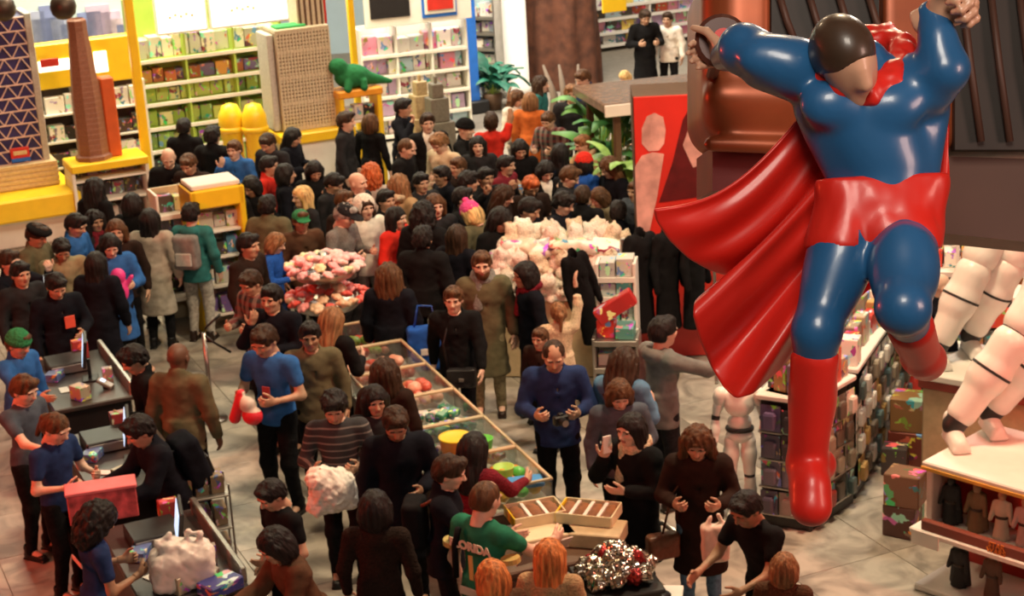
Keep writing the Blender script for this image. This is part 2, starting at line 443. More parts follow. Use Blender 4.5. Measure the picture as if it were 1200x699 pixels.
def arms(s, J, g, fore=1.0, k=.03, up=1.0):
    for S in 'RL':
        s.cap(J['sh'+S], J['sh'+S]+(J['el'+S]-J['sh'+S])*up, .052+g, .045+g, .05)
        if fore > 0: s.cap(J['el'+S], J['el'+S]+(J['wr'+S]-J['el'+S])*fore, .043+g, .030+g, k)
MC = {}
def cached(key, fn):
    if key not in MC: MC[key] = fn()
    return MC[key]
def body_mesh(pn):
    J = getpose(pn); s = SDF(LO, HI, .018); torso(s, J, -.012); legs(s, J, -.014); arms(s, J, -.006)
    for S in 'RL': s.cap(J['an'+S], J['an'+S]+(0, -.11, -.045), .036, .030, .03)
    V, Q = s.nets(); mi = np.zeros(len(Q), int)
    hv, hq, hm = HEAD
    Q = np.vstack([Q, hq+len(V)]); V = np.vstack([V, hv@J['HR'].T*HS+J['head']+J['HR']@np.array((0, 0, .012))]); mi = np.r_[mi, hm]
    for S in 'RL':
        a, q = HANDS[J['hand']]; d = J['fd'+S]; t = np.array([0, -.6, .8]); t = nrm(t-d*(t@d)); n = np.cross(d, t)
        if S == 'L': a = a*(1, 1, -1); q = q[:, ::-1]
        Q = np.vstack([Q, q+len(V)]); V = np.vstack([V, a@np.stack([d, t, n])+J['wr'+S]+d*.01]); mi = np.r_[mi, np.zeros(len(q), int)]
    return mesh('body', V, Q, True, mi, [M['skin'], M['eye'], M['lip']])
def top_mesh(pn, ty):
    J = getpose(pn); s = SDF(LO, HI, .0155); g = {'J': .020, 'O': .022, 'C': .026, 'T': .004, 'S': .008, 'H': .020, 'P': .034}[ty]
    torso(s, J, g); h = J['hip']
    if ty == 'T': arms(s, J, .012, 0, up=.55)
    else: arms(s, J, g*.75+.004, .93)
    if ty == 'C': s.cone(h+(0, .01, .12), h+(0, .01, -.50), (.158, .118), (.215, .165), .05)
    elif ty in 'TS': s.cone(h+(0, .01, .12), h+(0, .01, -.10), (.150, .108), (.166, .122), .04)
    else: s.cone(h+(0, .01, .14), h+(0, .01, -.16), (.165, .125), (.185, .142), .04)
    s.wave({'T': .0022, 'S': .003, 'P': .0045}.get(ty, .0045), 17, 15, 26, seed=len(pn)*7+ord(ty))
    hR = J['R']; nk = J['neck']
    if ty in 'JOCP':                                              # collar
        s.cap(nk+hR@np.array((0, .0, -.03)), nk+hR@np.array((0, .0, .045)), .088, .078, .02)
        s.cap(nk+hR@np.array((0, -.02, .0)), nk+hR@np.array((0, -.06, .10)), .058, .062, .01, 'sub')
    if ty == 'H':                                                 # hood lying on the back
        s.ell(nk+hR@np.array((0, .085, -.01)), (.115, .070, .075), .03, R=hR)
        s.ell(nk+hR@np.array((0, .050, .07)), (.065, .06, .06), .02, 'sub', R=hR)
    if ty == 'O':                                                 # open front, the shirt shows
        c = J['chest']+hR@np.array((0, -.15, .02)); s.box(c, (.042, .10, .26), .015, 'sub', R=hR@rotx(0))
        s.cap(nk+hR@np.array((0, -.10, .02)), J['chest']+hR@np.array((0, -.16, -.02)), .085, .04, .01, 'sub')
    if ty in 'JC':                                                # closed front seam
        s.cap(nk+hR@np.array((.01, -.10, -.06)), h+hR@np.array((.02, -.17, .02)), .012, .012, .006, 'sub')
    s.cap(J['head']-J['HR']@np.array((0, 0, .10)), J['head'], .066, .09, .004, 'sub')
    return mesh('top', *s.nets(), True)
def shirt_mesh(pn):
    J = getpose(pn); s = SDF(LO, HI, .018); torso(s, J, .006); s.cap(J['head']-J['HR']@np.array((0, 0, .08)), J['head'], .062, .09, .004, 'sub')
    s.box((0, 0, .4), (1, 1, .55), 0, 'sub')
    return mesh('shirt', *s.nets(), True)
def pants_mesh(pn):
    J = getpose(pn); s = SDF(LO, HI, .0165); s.ell(J['hip']+(0, .01, .02), (.158, .110, .12), .05); legs(s, J, .010, .0)
    s.wave(.004, 15, 15, 30, 3); return mesh('trousers', *s.nets(), True)
def shoe_mesh():
    s = SDF((-.07, -.20, -.09), (.07, .10, .07), .0075)
    s.cap((0, .035, -.04), (0, -.12, -.05), .040, .038, .03, fl=(2, .85)); s.cap((0, .02, -.03), (0, .025, .035), .043, .047, .03)
    s.box((0, -.04, -.074), (.042, .118, .010), .012, rnd=.01); s.cap((0, .025, .03), (0, .025, .10), .036, .036, .004, 'sub')
    return mesh('shoe', *s.nets(), True)
def hair_mesh(st):
    s = SDF((-.19, -.16, -.52), (.19, .28, .20), .0085)
    def base(g=0.0, top=.0):
        s.ell((0, .016, .028+top), (.080+g, .100+g, .092+g), .02); s.ell((0, .045, -.01), (.078+g, .070+g, .085), .03)
    if st == 'buzz': base(-.001)
    elif st == 'short': base(.009, .006); s.ell((.01, -.055, .095), (.062, .040, .030), .02)
    elif st == 'tousle': base(.013, .010); s.ell((-.01, -.055, .10), (.068, .045, .032), .02)
    elif st == 'long': base(.012, .004); s.ell((0, .055, -.14), (.105, .062, .21), .06); s.cap((-.078, .0, .03), (-.085, -.01, -.24), .034, .030, .03); s.cap((.078, .0, .03), (.085, -.01, -.24), .034, .030, .03)
    elif st == 'wavy': base(.016, .006); s.ell((0, .055, -.13), (.125, .072, .20), .06); s.cap((-.085, .0, .03), (-.11, -.02, -.26), .040, .045, .03); s.cap((.085, .0, .03), (.11, -.02, -.26), .040, .045, .03)
    elif st == 'bob': base(.015, .006); s.ell((0, .04, -.06), (.108, .082, .11), .05); s.cap((-.08, -.01, .02), (-.085, -.01, -.09), .034, .030, .03); s.cap((.08, -.01, .02), (.085, -.01, -.09), .034, .030, .03)
    elif st == 'curly': base(.03, .012); s.ell((0, .05, -.07), (.135, .10, .15), .06)
    elif st == 'pony': base(.006, .002); s.ell((0, .125, .03), (.03, .03, .03), .02); s.cap((0, .13, .02), (0, .15, -.16), .032, .018, .02)
    elif st == 'bun': base(.007, .002); s.ell((0, .10, .085), (.045, .045, .04), .015)
    s.wave({'buzz': .001, 'curly': .012, 'wavy': .011, 'tousle': .009}.get(st, .0055), 62, 62, 14 if st in ('long', 'wavy', 'pony', 'bob') else 40, 5)
    lowb = st in ('long', 'wavy', 'bob', 'curly')
    s.ell((0, -.105, -.045), (.068 if lowb else .078, .085, .098), .012, 'sub')
    s.ell((0, -.115, .000), (.066, .062, .062), .012, 'sub')
    if not lowb:
        s.box((0, -.09, -.12), (.2, .115, .115), .01, 'sub'); s.box((0, 0, -.31 if st != 'pony' else -.5), (.2, .3, .245), .01, 'sub')
        if st == 'pony': s.box((0, -.12, -.15), (.2, .19, .10), .01, 'sub')
    return mesh('hair', *s.nets(), True)
def hat_mesh(st):
    s = SDF((-.16, -.24, -.12), (.16, .18, .22), .0085)
    if st in ('beanie', 'pom'):
        s.ell((0, .012, .050), (.098, .114, .105), .02); s.cone((0, .012, .025), (0, .012, .062), (.104, .120), (.104, .120), .015)
        if st == 'pom': s.ell((0, .02, .165), (.035, .035, .033), .01)
        s.box((0, 0, -.1), (.3, .3, .122), .006, 'sub'); s.ell((0, .012, .0), (.082, .10, .10), .004, 'sub')
        s.wave(.003, 60, 60, 20, 2)
    elif st == 'cap':
        s.ell((0, .012, .046), (.092, .110, .090), .02); s.box((0, 0, -.1), (.3, .3, .138), .006, 'sub')
        s.ell((0, -.115, .046), (.075, .085, .012), .01); s.ell((0, .012, .0), (.080, .10, .09), .004, 'sub')
    elif st == 'beret':
        s.ell((0, .0, .075), (.115, .135, .045), .02); s.ell((0, .012, .045), (.088, .105, .05), .02); s.ell((0, .012, .0), (.080, .10, .08), .004, 'sub')
        s.box((0, 0, -.1), (.3, .3, .13), .006, 'sub')
    elif st == 'hood':
        s.ell((0, .03, .02), (.118, .128, .135), .02); s.cap((0, .05, -.05), (0, .06, -.11), .10, .11, .03)
        s.ell((0, -.11, -.015), (.080, .10, .105), .015, 'sub'); s.ell((0, .0, .0), (.088, .10, .115), .004, 'sub')
    return mesh('hat', *s.nets(), True)
def scarf_mesh(big):
    s = SDF((-.22, -.24, -.34), (.22, .18, .14), .0095); n = 12
    for i in range(n):
        a, b = 2*math.pi*i/n, 2*math.pi*(i+1)/n
        p = lambda t: np.array([.085*math.cos(t), .01+.085*math.sin(t), -.005-.02*math.sin(t)*-1+.012*math.sin(3*t)])
        s.cap(p(a), p(b), .036 if not big else .048, None, .02)
    s.cap((-.03, -.10, -.03), (-.06, -.13, -.28), .036, .046, .02, fl=(1, .6)); s.wave(.006, 40, 40, 40, 9)
    s.cap((0, .0, -.2), (0, .0, .2), .05, None, .004, 'sub')
    return mesh('scarf', *s.nets(), True)
def beard_mesh():
    s = SDF((-.1, -.14, -.15), (.1, .06, .03), .007)
    s.ell((0, -.030, -.055), (.064, .068, .070), .02); s.ell((0, -.045, -.092), (.040, .042, .032), .03)
    s.ell((0, -.10, -.005), (.05, .07, .045), .01, 'sub'); s.ell((0, -.105, -.058), (.018, .04, .011), .004, 'sub'); s.box((0, .06, -.05), (.2, .06, .2), .005, 'sub')
    s.wave(.002, 70, 70, 50, 4); return mesh('beard', *s.nets(), True)

CL = dict(black=(.007, .007, .008), ink=(.006, .007, .012), char=(.020, .020, .023), grey=(.20, .19, .18), lgrey=(.40, .38, .34), olive=(.12, .105, .06), khaki=(.26, .22, .13),
          navy=(.018, .035, .11), blue=(.03, .12, .36), royal=(.02, .10, .45), denim=(.10, .20, .32), red=(.60, .03, .02), orange=(.50, .13, .03), burg=(.16, .015, .025), white=(.72, .68, .60), cream=(.62, .50, .34),
          tan=(.42, .28, .15), brown=(.085, .042, .024), dbrown=(.022, .012, .009), green=(.03, .20, .08), jersey=(.02, .16, .09), pink=(.75, .08, .28), teal=(.03, .16, .16), plum=(.09, .03, .10), coatgrey=(.36, .33, .27),
          slate=(.07, .085, .11), hoodie=(.17, .17, .16), gold=(.6, .4, .08))
HC = dict(bk=(.012, .010, .010), db=(.035, .018, .010), br=(.085, .040, .018), lb=(.22, .11, .05), bl=(.62, .42, .18), gy=(.30, .28, .26), rd=(.42, .10, .03), ginger=(.48, .17, .05))
SK = dict(l=(.66, .42, .31), m=(.50, .30, .20), t=(.36, .20, .12), d=(.13, .065, .04))
MATS = dict(T='fabric', S='knit')
def person(loc, yaw, h, pn, ty, tc, hair, hc, skin, pc, label, hat=None, scarf=None, shirt=None, mat=None, beard=False, group='shoppers in the crowd'):
    t = thing('person', label, 'person', loc, yaw, group); k = h/1.72; t.scale = (k*1.07, k*1.07, k); J = getpose(pn)
    b = link('body', cached(('b', pn), lambda: body_mesh(pn)), t, color=SK[skin])
    me = cached(('t', pn, ty, mat), lambda: top_mesh(pn, ty))
    nm = {'J': 'jacket', 'O': 'jacket', 'C': 'coat', 'T': 'tee_shirt', 'S': 'sweater', 'H': 'hooded_jacket', 'P': 'padded_jacket'}[ty]
    o = link(nm, me, t, color=CL[tc], mats=M[mat or MATS.get(ty, 'fabric')])
    if ty == 'O': link('shirt', cached(('s', pn), lambda: shirt_mesh(pn)), t, color=CL[shirt or 'white'], mats=M['fabric'])
    link('trousers', cached(('p', 'walk' if pn == 'walk' else 'st'), lambda: pants_mesh('walk' if pn == 'walk' else 'st')), t, color=CL[pc], mats=M['denim'])
    for S in 'RL': link('shoe', cached('shoe', shoe_mesh), t, loc=J['an'+S], color=CL['dbrown' if pc != 'black' else 'black'], mats=M['leather'])
    hp_ = J['head']+J['HR']@np.array((0, 0, .012)); H4 = Matrix([[*(J['HR'][i]*HS), hp_[i]] for i in range(3)]+[[0, 0, 0, 1]])
    def onhead(name, key, fn, col, m):
        q = link(name, cached(key, fn), t, color=col, mats=m); q.matrix_local = H4; return q
    if hair: onhead('hair', ('h', hair), lambda: hair_mesh(hair), HC[hc], M['hair'])
    if hat: onhead({'hood': 'hood', 'cap': 'cap', 'beret': 'beret'}.get(hat[0], 'knit_hat'), ('hat', hat[0]), lambda: hat_mesh(hat[0]), CL[hat[1]], M['knit'])
    if beard: onhead('beard', 'beard', beard_mesh, HC[hc], M['hair'])
    if scarf:
        q = link('scarf', cached(('sc', scarf[1]), lambda: scarf_mesh(scarf[1])), t, color=CL[scarf[0]], mats=M['knit'])
        q.matrix_local = Matrix([[*J['R'][i], J['neck'][i]+(0, 0, .03)[i]] for i in range(3)]+[[0, 0, 0, 1]])
    return t
# ---------------------------------------------------------------- room
RZ = math.radians(23.5); E1 = np.array([math.cos(RZ), math.sin(RZ), 0]); E2 = np.array([-math.sin(RZ), math.cos(RZ), 0])
class Plane:                                # an upright plane through a floor point, running along a floor direction
    def __init__(s, p, d): s.p = np.array(p, float); s.d = nrm(d); s.n = np.cross(s.d, (0, 0, 1))
    def uz(s, x, y):
        d = ray(x, y); t = ((s.p-CAM)@s.n)/(d@s.n); q = CAM+d*t; return float((q-s.p)@s.d), float(q[2])
    def rz(s): return math.atan2(s.d[1], s.d[0])
    def at(s, u, z, off=0): return s.p+s.d*u+np.array((0, 0, z))+s.n*off   # n points towards the balcony
def floor_mat(name, c, c2):
    m, nt, p = newmat(name); L = nt.links.new; tc = N(nt, 'ShaderNodeTexCoord'); oi = N(nt, 'ShaderNodeObjectInfo')
    n1 = N(nt, 'ShaderNodeTexNoise'); n1.inputs['Scale'].default_value = 2.2; n1.inputs['Detail'].default_value = 7; n1.inputs['Distortion'].default_value = 1.6; n1.noise_dimensions = '4D'
    mu = N(nt, 'ShaderNodeMath', operation='MULTIPLY'); mu.inputs[1].default_value = 40; L(oi.outputs['Random'], mu.inputs[0]); L(mu.outputs[0], n1.inputs['W'])
    L(tc.outputs['Object'], n1.inputs['Vector']); cr = N(nt, 'ShaderNodeValToRGB')
    cr.color_ramp.elements[0].position = .36; cr.color_ramp.elements[0].color = (*c2, 1); cr.color_ramp.elements[1].position = .62; cr.color_ramp.elements[1].color = (*c, 1)
    L(n1.outputs[0], cr.inputs[0]); L(cr.outputs[0], p.inputs['Base Color']); p.inputs['Roughness'].default_value = .32
    return m
M['tile'] = floor_mat('stone_tile', (.44, .41, .35), (.20, .185, .16)); M['grout'] = plain('floor_grout', (.26, .23, .19), .8)
b = MB(); b.box((0, 22, -.06), (24, 46, .1)); floor = struct(b.build('floor', M['grout']))
tb = MB(); tb.box((0, 0, 0), (.994, .994, .02), .002); tme = tb.mesh('tile', [M['tile']])
for i in range(-10, 11):
    for j in range(-9, 14):
        c = np.array([0, 17.5, -.012])+E1*i*1.0+E2*j*1.0
        q = c-CAM; w_ = q@fwd; px, py = 600+F*(q@crt)/w_, 349.5-F*(q@cup)/w_
        if -60 < px < 1260 and 240 < py < 780: link('tile', tme, floor, loc=c, rot=(0, 0, RZ))
M['wall_pale'] = plain('pale_wall_paint', (.38, .50, .58), .8, var=.05, scale=1.5)
M['wall_dark'] = plain('dark_wall_paint', (.10, .07, .055), .8); M['ceil'] = plain('ceiling_paint', (.30, .27, .23), .9)
b = MB(); b.box((0, 0, 5.7), (26, .2, 11.6)); struct(b.build('wall_back', M['wall_pale'], loc=(-2, 41.5, 0), rot=(0, 0, math.radians(6))))
b = MB(); b.box((-11.6, 22, 5.7), (.2, 46, 11.6)); struct(b.build('wall_left', M['wall_dark']))
b = MB(); b.box((11.6, 22, 5.7), (.2, 46, 11.6)); struct(b.build('wall_right', M['wall_dark']))
b = MB(); b.box((0, 22, 11.6), (24, 46, .2)); struct(b.build('ceiling', M['ceil']))

# ---------------------------------------------------------------- goods and shelves
def pack_mat(name, rough=.35, sc=9):
    m, nt, p = newmat(name); L = nt.links.new; p.inputs['Roughness'].default_value = rough
    tc = N(nt, 'ShaderNodeTexCoord'); oi = N(nt, 'ShaderNodeObjectInfo')
    ad = N(nt, 'ShaderNodeVectorMath', operation='ADD'); sc3 = N(nt, 'ShaderNodeVectorMath', operation='SCALE'); sc3.inputs['Scale'].default_value = 17
    cv = N(nt, 'ShaderNodeCombineXYZ'); L(oi.outputs['Random'], cv.inputs[0]); L(oi.outputs['Random'], cv.inputs[2]); L(cv.outputs[0], sc3.inputs[0])
    L(tc.outputs['Generated'], ad.inputs[0]); L(sc3.outputs[0], ad.inputs[1])
    vo = N(nt, 'ShaderNodeTexVoronoi'); vo.inputs['Scale'].default_value = sc*.22; L(ad.outputs[0], vo.inputs['Vector'])
    nz = N(nt, 'ShaderNodeTexNoise'); nz.inputs['Scale'].default_value = sc*.24; nz.inputs['Detail'].default_value = 3; L(ad.outputs[0], nz.inputs['Vector'])
    hs = N(nt, 'ShaderNodeHueSaturation'); hs.inputs['Saturation'].default_value = .75; L(vo.outputs['Color'], hs.inputs['Color'])
    pw = N(nt, 'ShaderNodeGamma'); pw.inputs[1].default_value = 1.8; L(hs.outputs[0], pw.inputs[0])
    cr = N(nt, 'ShaderNodeValToRGB'); cr.color_ramp.interpolation = 'CONSTANT'
    cr.color_ramp.elements[0].color = (0, 0, 0, 1); cr.color_ramp.elements[1].position = .56; cr.color_ramp.elements[1].color = (1, 1, 1, 1)
    L(nz.outputs[0], cr.inputs[0]); mx = N(nt, 'ShaderNodeMixRGB'); L(cr.outputs[0], mx.inputs[0]); L(oi.outputs['Color'], mx.inputs[1]); L(pw.outputs[0], mx.inputs[2])
    L(mx.outputs[0], p.inputs['Base Color']); return m
M['pack'] = pack_mat('printed_packaging')
M['white'] = plain('white_laminate', (.78, .76, .70), .4, var=.04); M['yellow'] = plain('yellow_laminate', (.86, .58, .02), .35, var=.05)
M['lime'] = plain('lime_laminate', (.42, .58, .10), .45, var=.06); M['black'] = plain('black_plastic', (.012, .012, .013), .4); M['metal'] = plain('brushed_metal', (.45, .43, .40), .35, .9)
M['wood'] = plain('pale_wood', (.52, .40, .24), .5, scale=12); M['dwood'] = plain('dark_wood', (.10, .055, .03), .5, scale=8); M['blue'] = plain('blue_paint', (.02, .14, .55), .45); M['redp'] = plain('red_laminate', (.55, .03, .02), .4)
M['lightbox'] = plain('lit_sign_face', (1, .97, .86), .5, emit=1.6, var=.02); M['glass'] = plain('clear_glass', (.85, .92, .90), .06, trans=.95, var=0)
M['screen'] = plain('lit_screen', (.45, .62, .80), .2, emit=1.2, var=.3)
ub = MB(); ub.box((0, 0, .5), (1, 1, 1), .03); UNIT = ub.mesh('toy_box', [M['pack']])
cb = MB(); cb.box((0, .35, .5), (1, .12, 1), .02); cb.mi = 1; cb.box((0, -.05, .42), (.62, .75, .66), .1); CARD = cb.mesh('blister_pack', [M['pack'], M['plastic']])
def jit(c, k, r=RND): f = 1+r.uniform(-k, k); return tuple(min(1, max(.004, v*f)) for v in c)
def goods_row(pl, u0, u1, z, off, w, h, d, cols, label, group, me=UNIT, name='toy_box', gap=.012, cat='toy box', fillp=1.0, lie=.0):
    u = u0; n = 0
    while u < u1-w[0]*.6:
        ww = RND.uniform(*w); hh = RND.uniform(*h); dd = RND.uniform(*d)
        if u+ww > u1+.02: ww = u1-u
        if RND.random() < fillp:
            p = pl.at(u+ww/2, z, off+dd*.5+RND.uniform(-.02, .02)); o = link(name, me, None, loc=p, rot=(0, 0, pl.rz()+RND.uniform(-.05, .05)), color=jit(RND.choice(cols), .25))
            o.scale = (ww, dd, hh); tag(o, label, cat, group); n += 1
        u += ww+gap
    return n
def shelf_unit(name, label, pl, u0, u1, zs, depth, mat, back, top=None, cat='shelf unit', bays=1, lipmat=None):
    W = u1-u0; H = top or zs[-1]+.5; c = pl.at((u0+u1)/2, 0, depth/2); t = thing(name, label, cat, c, pl.rz()); 
    MB().box((0, depth/2-.02, H/2), (W, .04, H)).build('back_panel', back, t)
    for k in range(bays+1): MB().box((-W/2+W*k/bays, 0, H/2), (.035, depth, H), .006).build('upright', mat, t)
    me = MB().box((0, 0, 0), (W-.04, depth-.04, .035), .006).mesh('shelf', [mat]); lm = MB().box((0, -depth/2+.005, 0), (W, .02, .06), .004).mesh('price_rail', [lipmat or mat])
    for z in zs:
        s_ = link('shelf', me, t, loc=(0, -.01, z)); link('price_rail', lm, s_, loc=(0, 0, 0))
    return t
# palettes
WHT = [(.75, .72, .66), (.62, .60, .55), (.80, .76, .70)]; PNK = [(.72, .30, .42), (.78, .62, .64), (.75, .72, .70), (.55, .40, .62), (.80, .74, .70), (.45, .62, .72)]
GRN = [(.35, .50, .10), (.55, .65, .18), (.70, .68, .40), (.25, .40, .12)]; MIX = [(.55, .10, .05), (.65, .50, .12), (.15, .10, .30), (.10, .25, .40), (.60, .56, .48), (.08, .07, .06)]
PUR = [(.50, .14, .06), (.62, .30, .08), (.20, .14, .36), (.16, .12, .30), (.5, .45, .4)]; DRK = [(.03, .03, .035), (.06, .05, .05), (.20, .18, .22), (.10, .06, .05), (.16, .14, .16)]
TOY = [(.50, .45, .36), (.12, .10, .08), (.55, .08, .05), (.40, .34, .26), (.65, .62, .54), (.10, .16, .16), (.45, .28, .10)]

# green shelving on the far left wall
PG = Plane(atz(240, 215, 0), E1); gu0 = PG.uz(157, 120)[0]; gu1 = PG.uz(326, 120)[0]
gz = [PG.uz(240, y)[1] for y in (190, 162, 136, 108, 86, 58)]
shelf_unit('green_shelving', 'lime green wall shelving lined with toy boxes', PG, gu0, gu1, gz, .55, M['lime'], M['lime'], top=PG.uz(240, -12)[1], bays=3, lipmat=M['white'])
for k, (cols, hh) in enumerate(((DRK, .22), (GRN, .2), (GRN, .2), (GRN, .2), (PUR, .17), (WHT, .30))):
    goods_row(PG, gu0+.04, gu1-.04, gz[k]+.02, .06, (.17, .27), (hh, hh+.06), (.25, .35), cols, ['dark toy box on lowest green shelf', 'green toy box on second green shelf from below', 'green toy box on third green shelf from below', 'green toy box on fourth green shelf from below', 'red or purple toy box on second green shelf from top', 'white toy box on the top green shelf'][k], ['toy boxes on lowest green shelf', 'toy boxes on second green shelf', 'toy boxes on third green shelf', 'toy boxes on fourth green shelf', 'red and purple toy boxes', 'white toy boxes on green shelving'][k])
for k, (xa, xb, nm) in enumerate(((170, 231, 'left white lightbox sign above the lime green shelving'), (233, 326, 'right white lightbox sign above the lime green shelving'))):
    ua, ub_ = PG.uz(xa, 10)[0], PG.uz(xb, 10)[0]; z0, z1 = PG.uz(240, 29)[1], PG.uz(240, -15)[1]
    t = thing('lightbox_sign', nm, 'sign', PG.at((ua+ub_)/2, z0, .62), PG.rz())
    MB().box((0, .03, (z1-z0)/2), (ub_-ua, .06, z1-z0), .01).build('frame', M['white'], t); MB().box((0, -.005, (z1-z0)/2), (ub_-ua-.08, .02, z1-z0-.08), .004).build('sign_face', M['lightbox'], t)
    for j in range(5): MB().box((-(ub_-ua)*.22+j*.09, -.018, (z1-z0)*.45+(.03 if j % 2 else 0)), (.05, .006, .05)).build('faint_letter', plain('faint_print', (.75, .70, .50), .5), t)
# pink shelving on the far wall
PP = Plane(atz(480, 155, 0), E1*.97+E2*-.1); pu0 = PP.uz(417, 80)[0]; pu1 = PP.uz(539, 80)[0]
pz = [PP.uz(480, y)[1] for y in (150, 129, 105, 81, 57)]
shelf_unit('pink_toy_shelving', 'white wall shelving of pink and white toy boxes', PP, pu0, pu1, pz, .55, M['white'], M['white'], top=PP.uz(480, 24)[1], bays=3)
for k in range(5):
    nm = ['lowest', 'second lowest', 'middle', 'second highest', 'highest'][k]
    goods_row(PP, pu0+.04, pu1-.04, pz[k]+.02, .08, (.18, .30), (.24, .33), (.2, .34), PNK+WHT, f'pink or white toy box on {nm} shelf of far wall', f'toy boxes on {nm} white shelf')
ua, ub_ = PP.uz(417, 10)[0], PP.uz(540, 10)[0]; z0, z1 = PP.uz(480, 23)[1], PP.uz(480, -25)[1]
t = thing('shelf_fascia', 'white header fascia with dark screen above pink shelving', 'sign', PP.at((ua+ub_)/2, z0+.02, .62), PP.rz())
MB().box((0, 0, (z1-z0)/2), (ub_-ua, .10, z1-z0), .01).build('panel', M['white'], t)
def onpl(pl, xa, xb, ya, yb, parent_u, z0, y, name, mat, parent, th=.03):
    a, b_ = pl.uz(xa, ya), pl.uz(xb, yb); return MB().box(((a[0]+b_[0])/2-parent_u, y, (a[1]+b_[1])/2-z0), (abs(b_[0]-a[0]), th, abs(a[1]-b_[1])), .005).build(name, mat, parent)
pc = (ua+ub_)/2
onpl(PP, 421, 469, -12, 14, pc, z0, -.06, 'dark_screen', M['black'], t); onpl(PP, 481, 523, -12, 13, pc, z0, -.06, 'blue_border', M['blue'], t)
onpl(PP, 484, 521, -12, 9, pc, z0, -.08, 'white_field', M['white'], t); onpl(PP, 487, 518, -12, 5, pc, z0, -.10, 'red_field', M['redp'], t)
# blue column, shelf past it, white column, tree trunk
q = atz(550, 131, 0); t = thing('blue_column', 'saturated blue square column beside pink shelving', 'column', q, RZ)
MB().box((0, 0, 5.6), (.36, .36, 11.2), .02).build('shaft', M['blue'], t); MB().box((0, 0, .12), (.62, .62, .24), .02).build('black_plinth', M['black'], t)
PD = Plane(atz(561, 112, 0), -E2*.75+E1*.66); du1 = PD.uz(592, 90)[0]; dz = [PD.uz(572, y)[1] for y in (112, 92, 73, 54, 36, 18)]
shelf_unit('dark_toy_shelving', 'dark shelving of pale toys between blue and white columns', PD, 0, du1, dz, .4, M['metal'], M['wall_pale'], top=7.0)
for k in range(6):
    goods_row(PD, .03, du1-.03, dz[k]+.02, .05, (.16, .26), (.16, .26), (.15, .26), WHT+[(.35, .42, .5), (.2, .2, .22)], 'pale boxed toy on dark shelving between the columns', 'toys on the dark shelving')
q = atz(607, 112, 0); t = thing('white_column', 'round white column glowing left of the tree trunk', 'column', q); MB().lathe([(.30, 0), (.30, .2), (.245, .24), (.245, 11.3)], 24).build('shaft', M['white'], t, smooth=True)
s = SDF((-1.3, -1.1, -.1), (1.3, 1.1, 11.0), .075); s.cap((0, 0, -.3), (0, 0, 11.5), .72, .56, .1)
for k in range(9):
    a = k*.7; s.cap((.72*math.cos(a), .72*math.sin(a), -.2), (.60*math.cos(a+.2), .60*math.sin(a+.2), 3.5+k % 3), .16, .10, .2)
s.wave(.03, 8, 8, 2, 4); t = tag(link('tree_trunk', mesh('tree_trunk', *s.nets(), True), loc=atz(658, 98, 0), mats=plain('bark', (.10, .035, .018), .85, var=.4, scale=5, bump=.6)), 'massive dark brown artificial tree trunk at the back', 'tree trunk')
# far shelves behind the black coated man
PB = Plane(atz(750, 50, 0), E1*.99); bu0, bu1 = PB.uz(684, 30)[0], PB.uz(815, 30)[0]; bz = [PB.uz(750, y)[1] for y in (44, 30, 14, 0)]
shelf_unit('far_shelving', 'bright toy shelving far behind the man in black', PB, bu0, bu1, bz, .5, M['white'], M['wall_pale'], top=PB.uz(750, -15)[1], bays=2)
for k in range(4): goods_row(PB, bu0+.05, bu1-.05, bz[k]+.02, .08, (.2, .4), (.2, .36), (.2, .3), MIX+PNK, 'colourful toy box on far shelving behind man in black', 'boxes on the far shelving')
t = tag(MB().box((0, 0, .35), (.5, .04, .7), .01).build('yellow_banner', M['yellow'], loc=aty(720, 14, 33), rot=(0, 0, RZ)), 'small yellow banner hanging right of the tree trunk', 'banner')
MB().tube([(0, 0, .7), (0, 0, 8)], .01, 6).build('cord', M['black'], t)
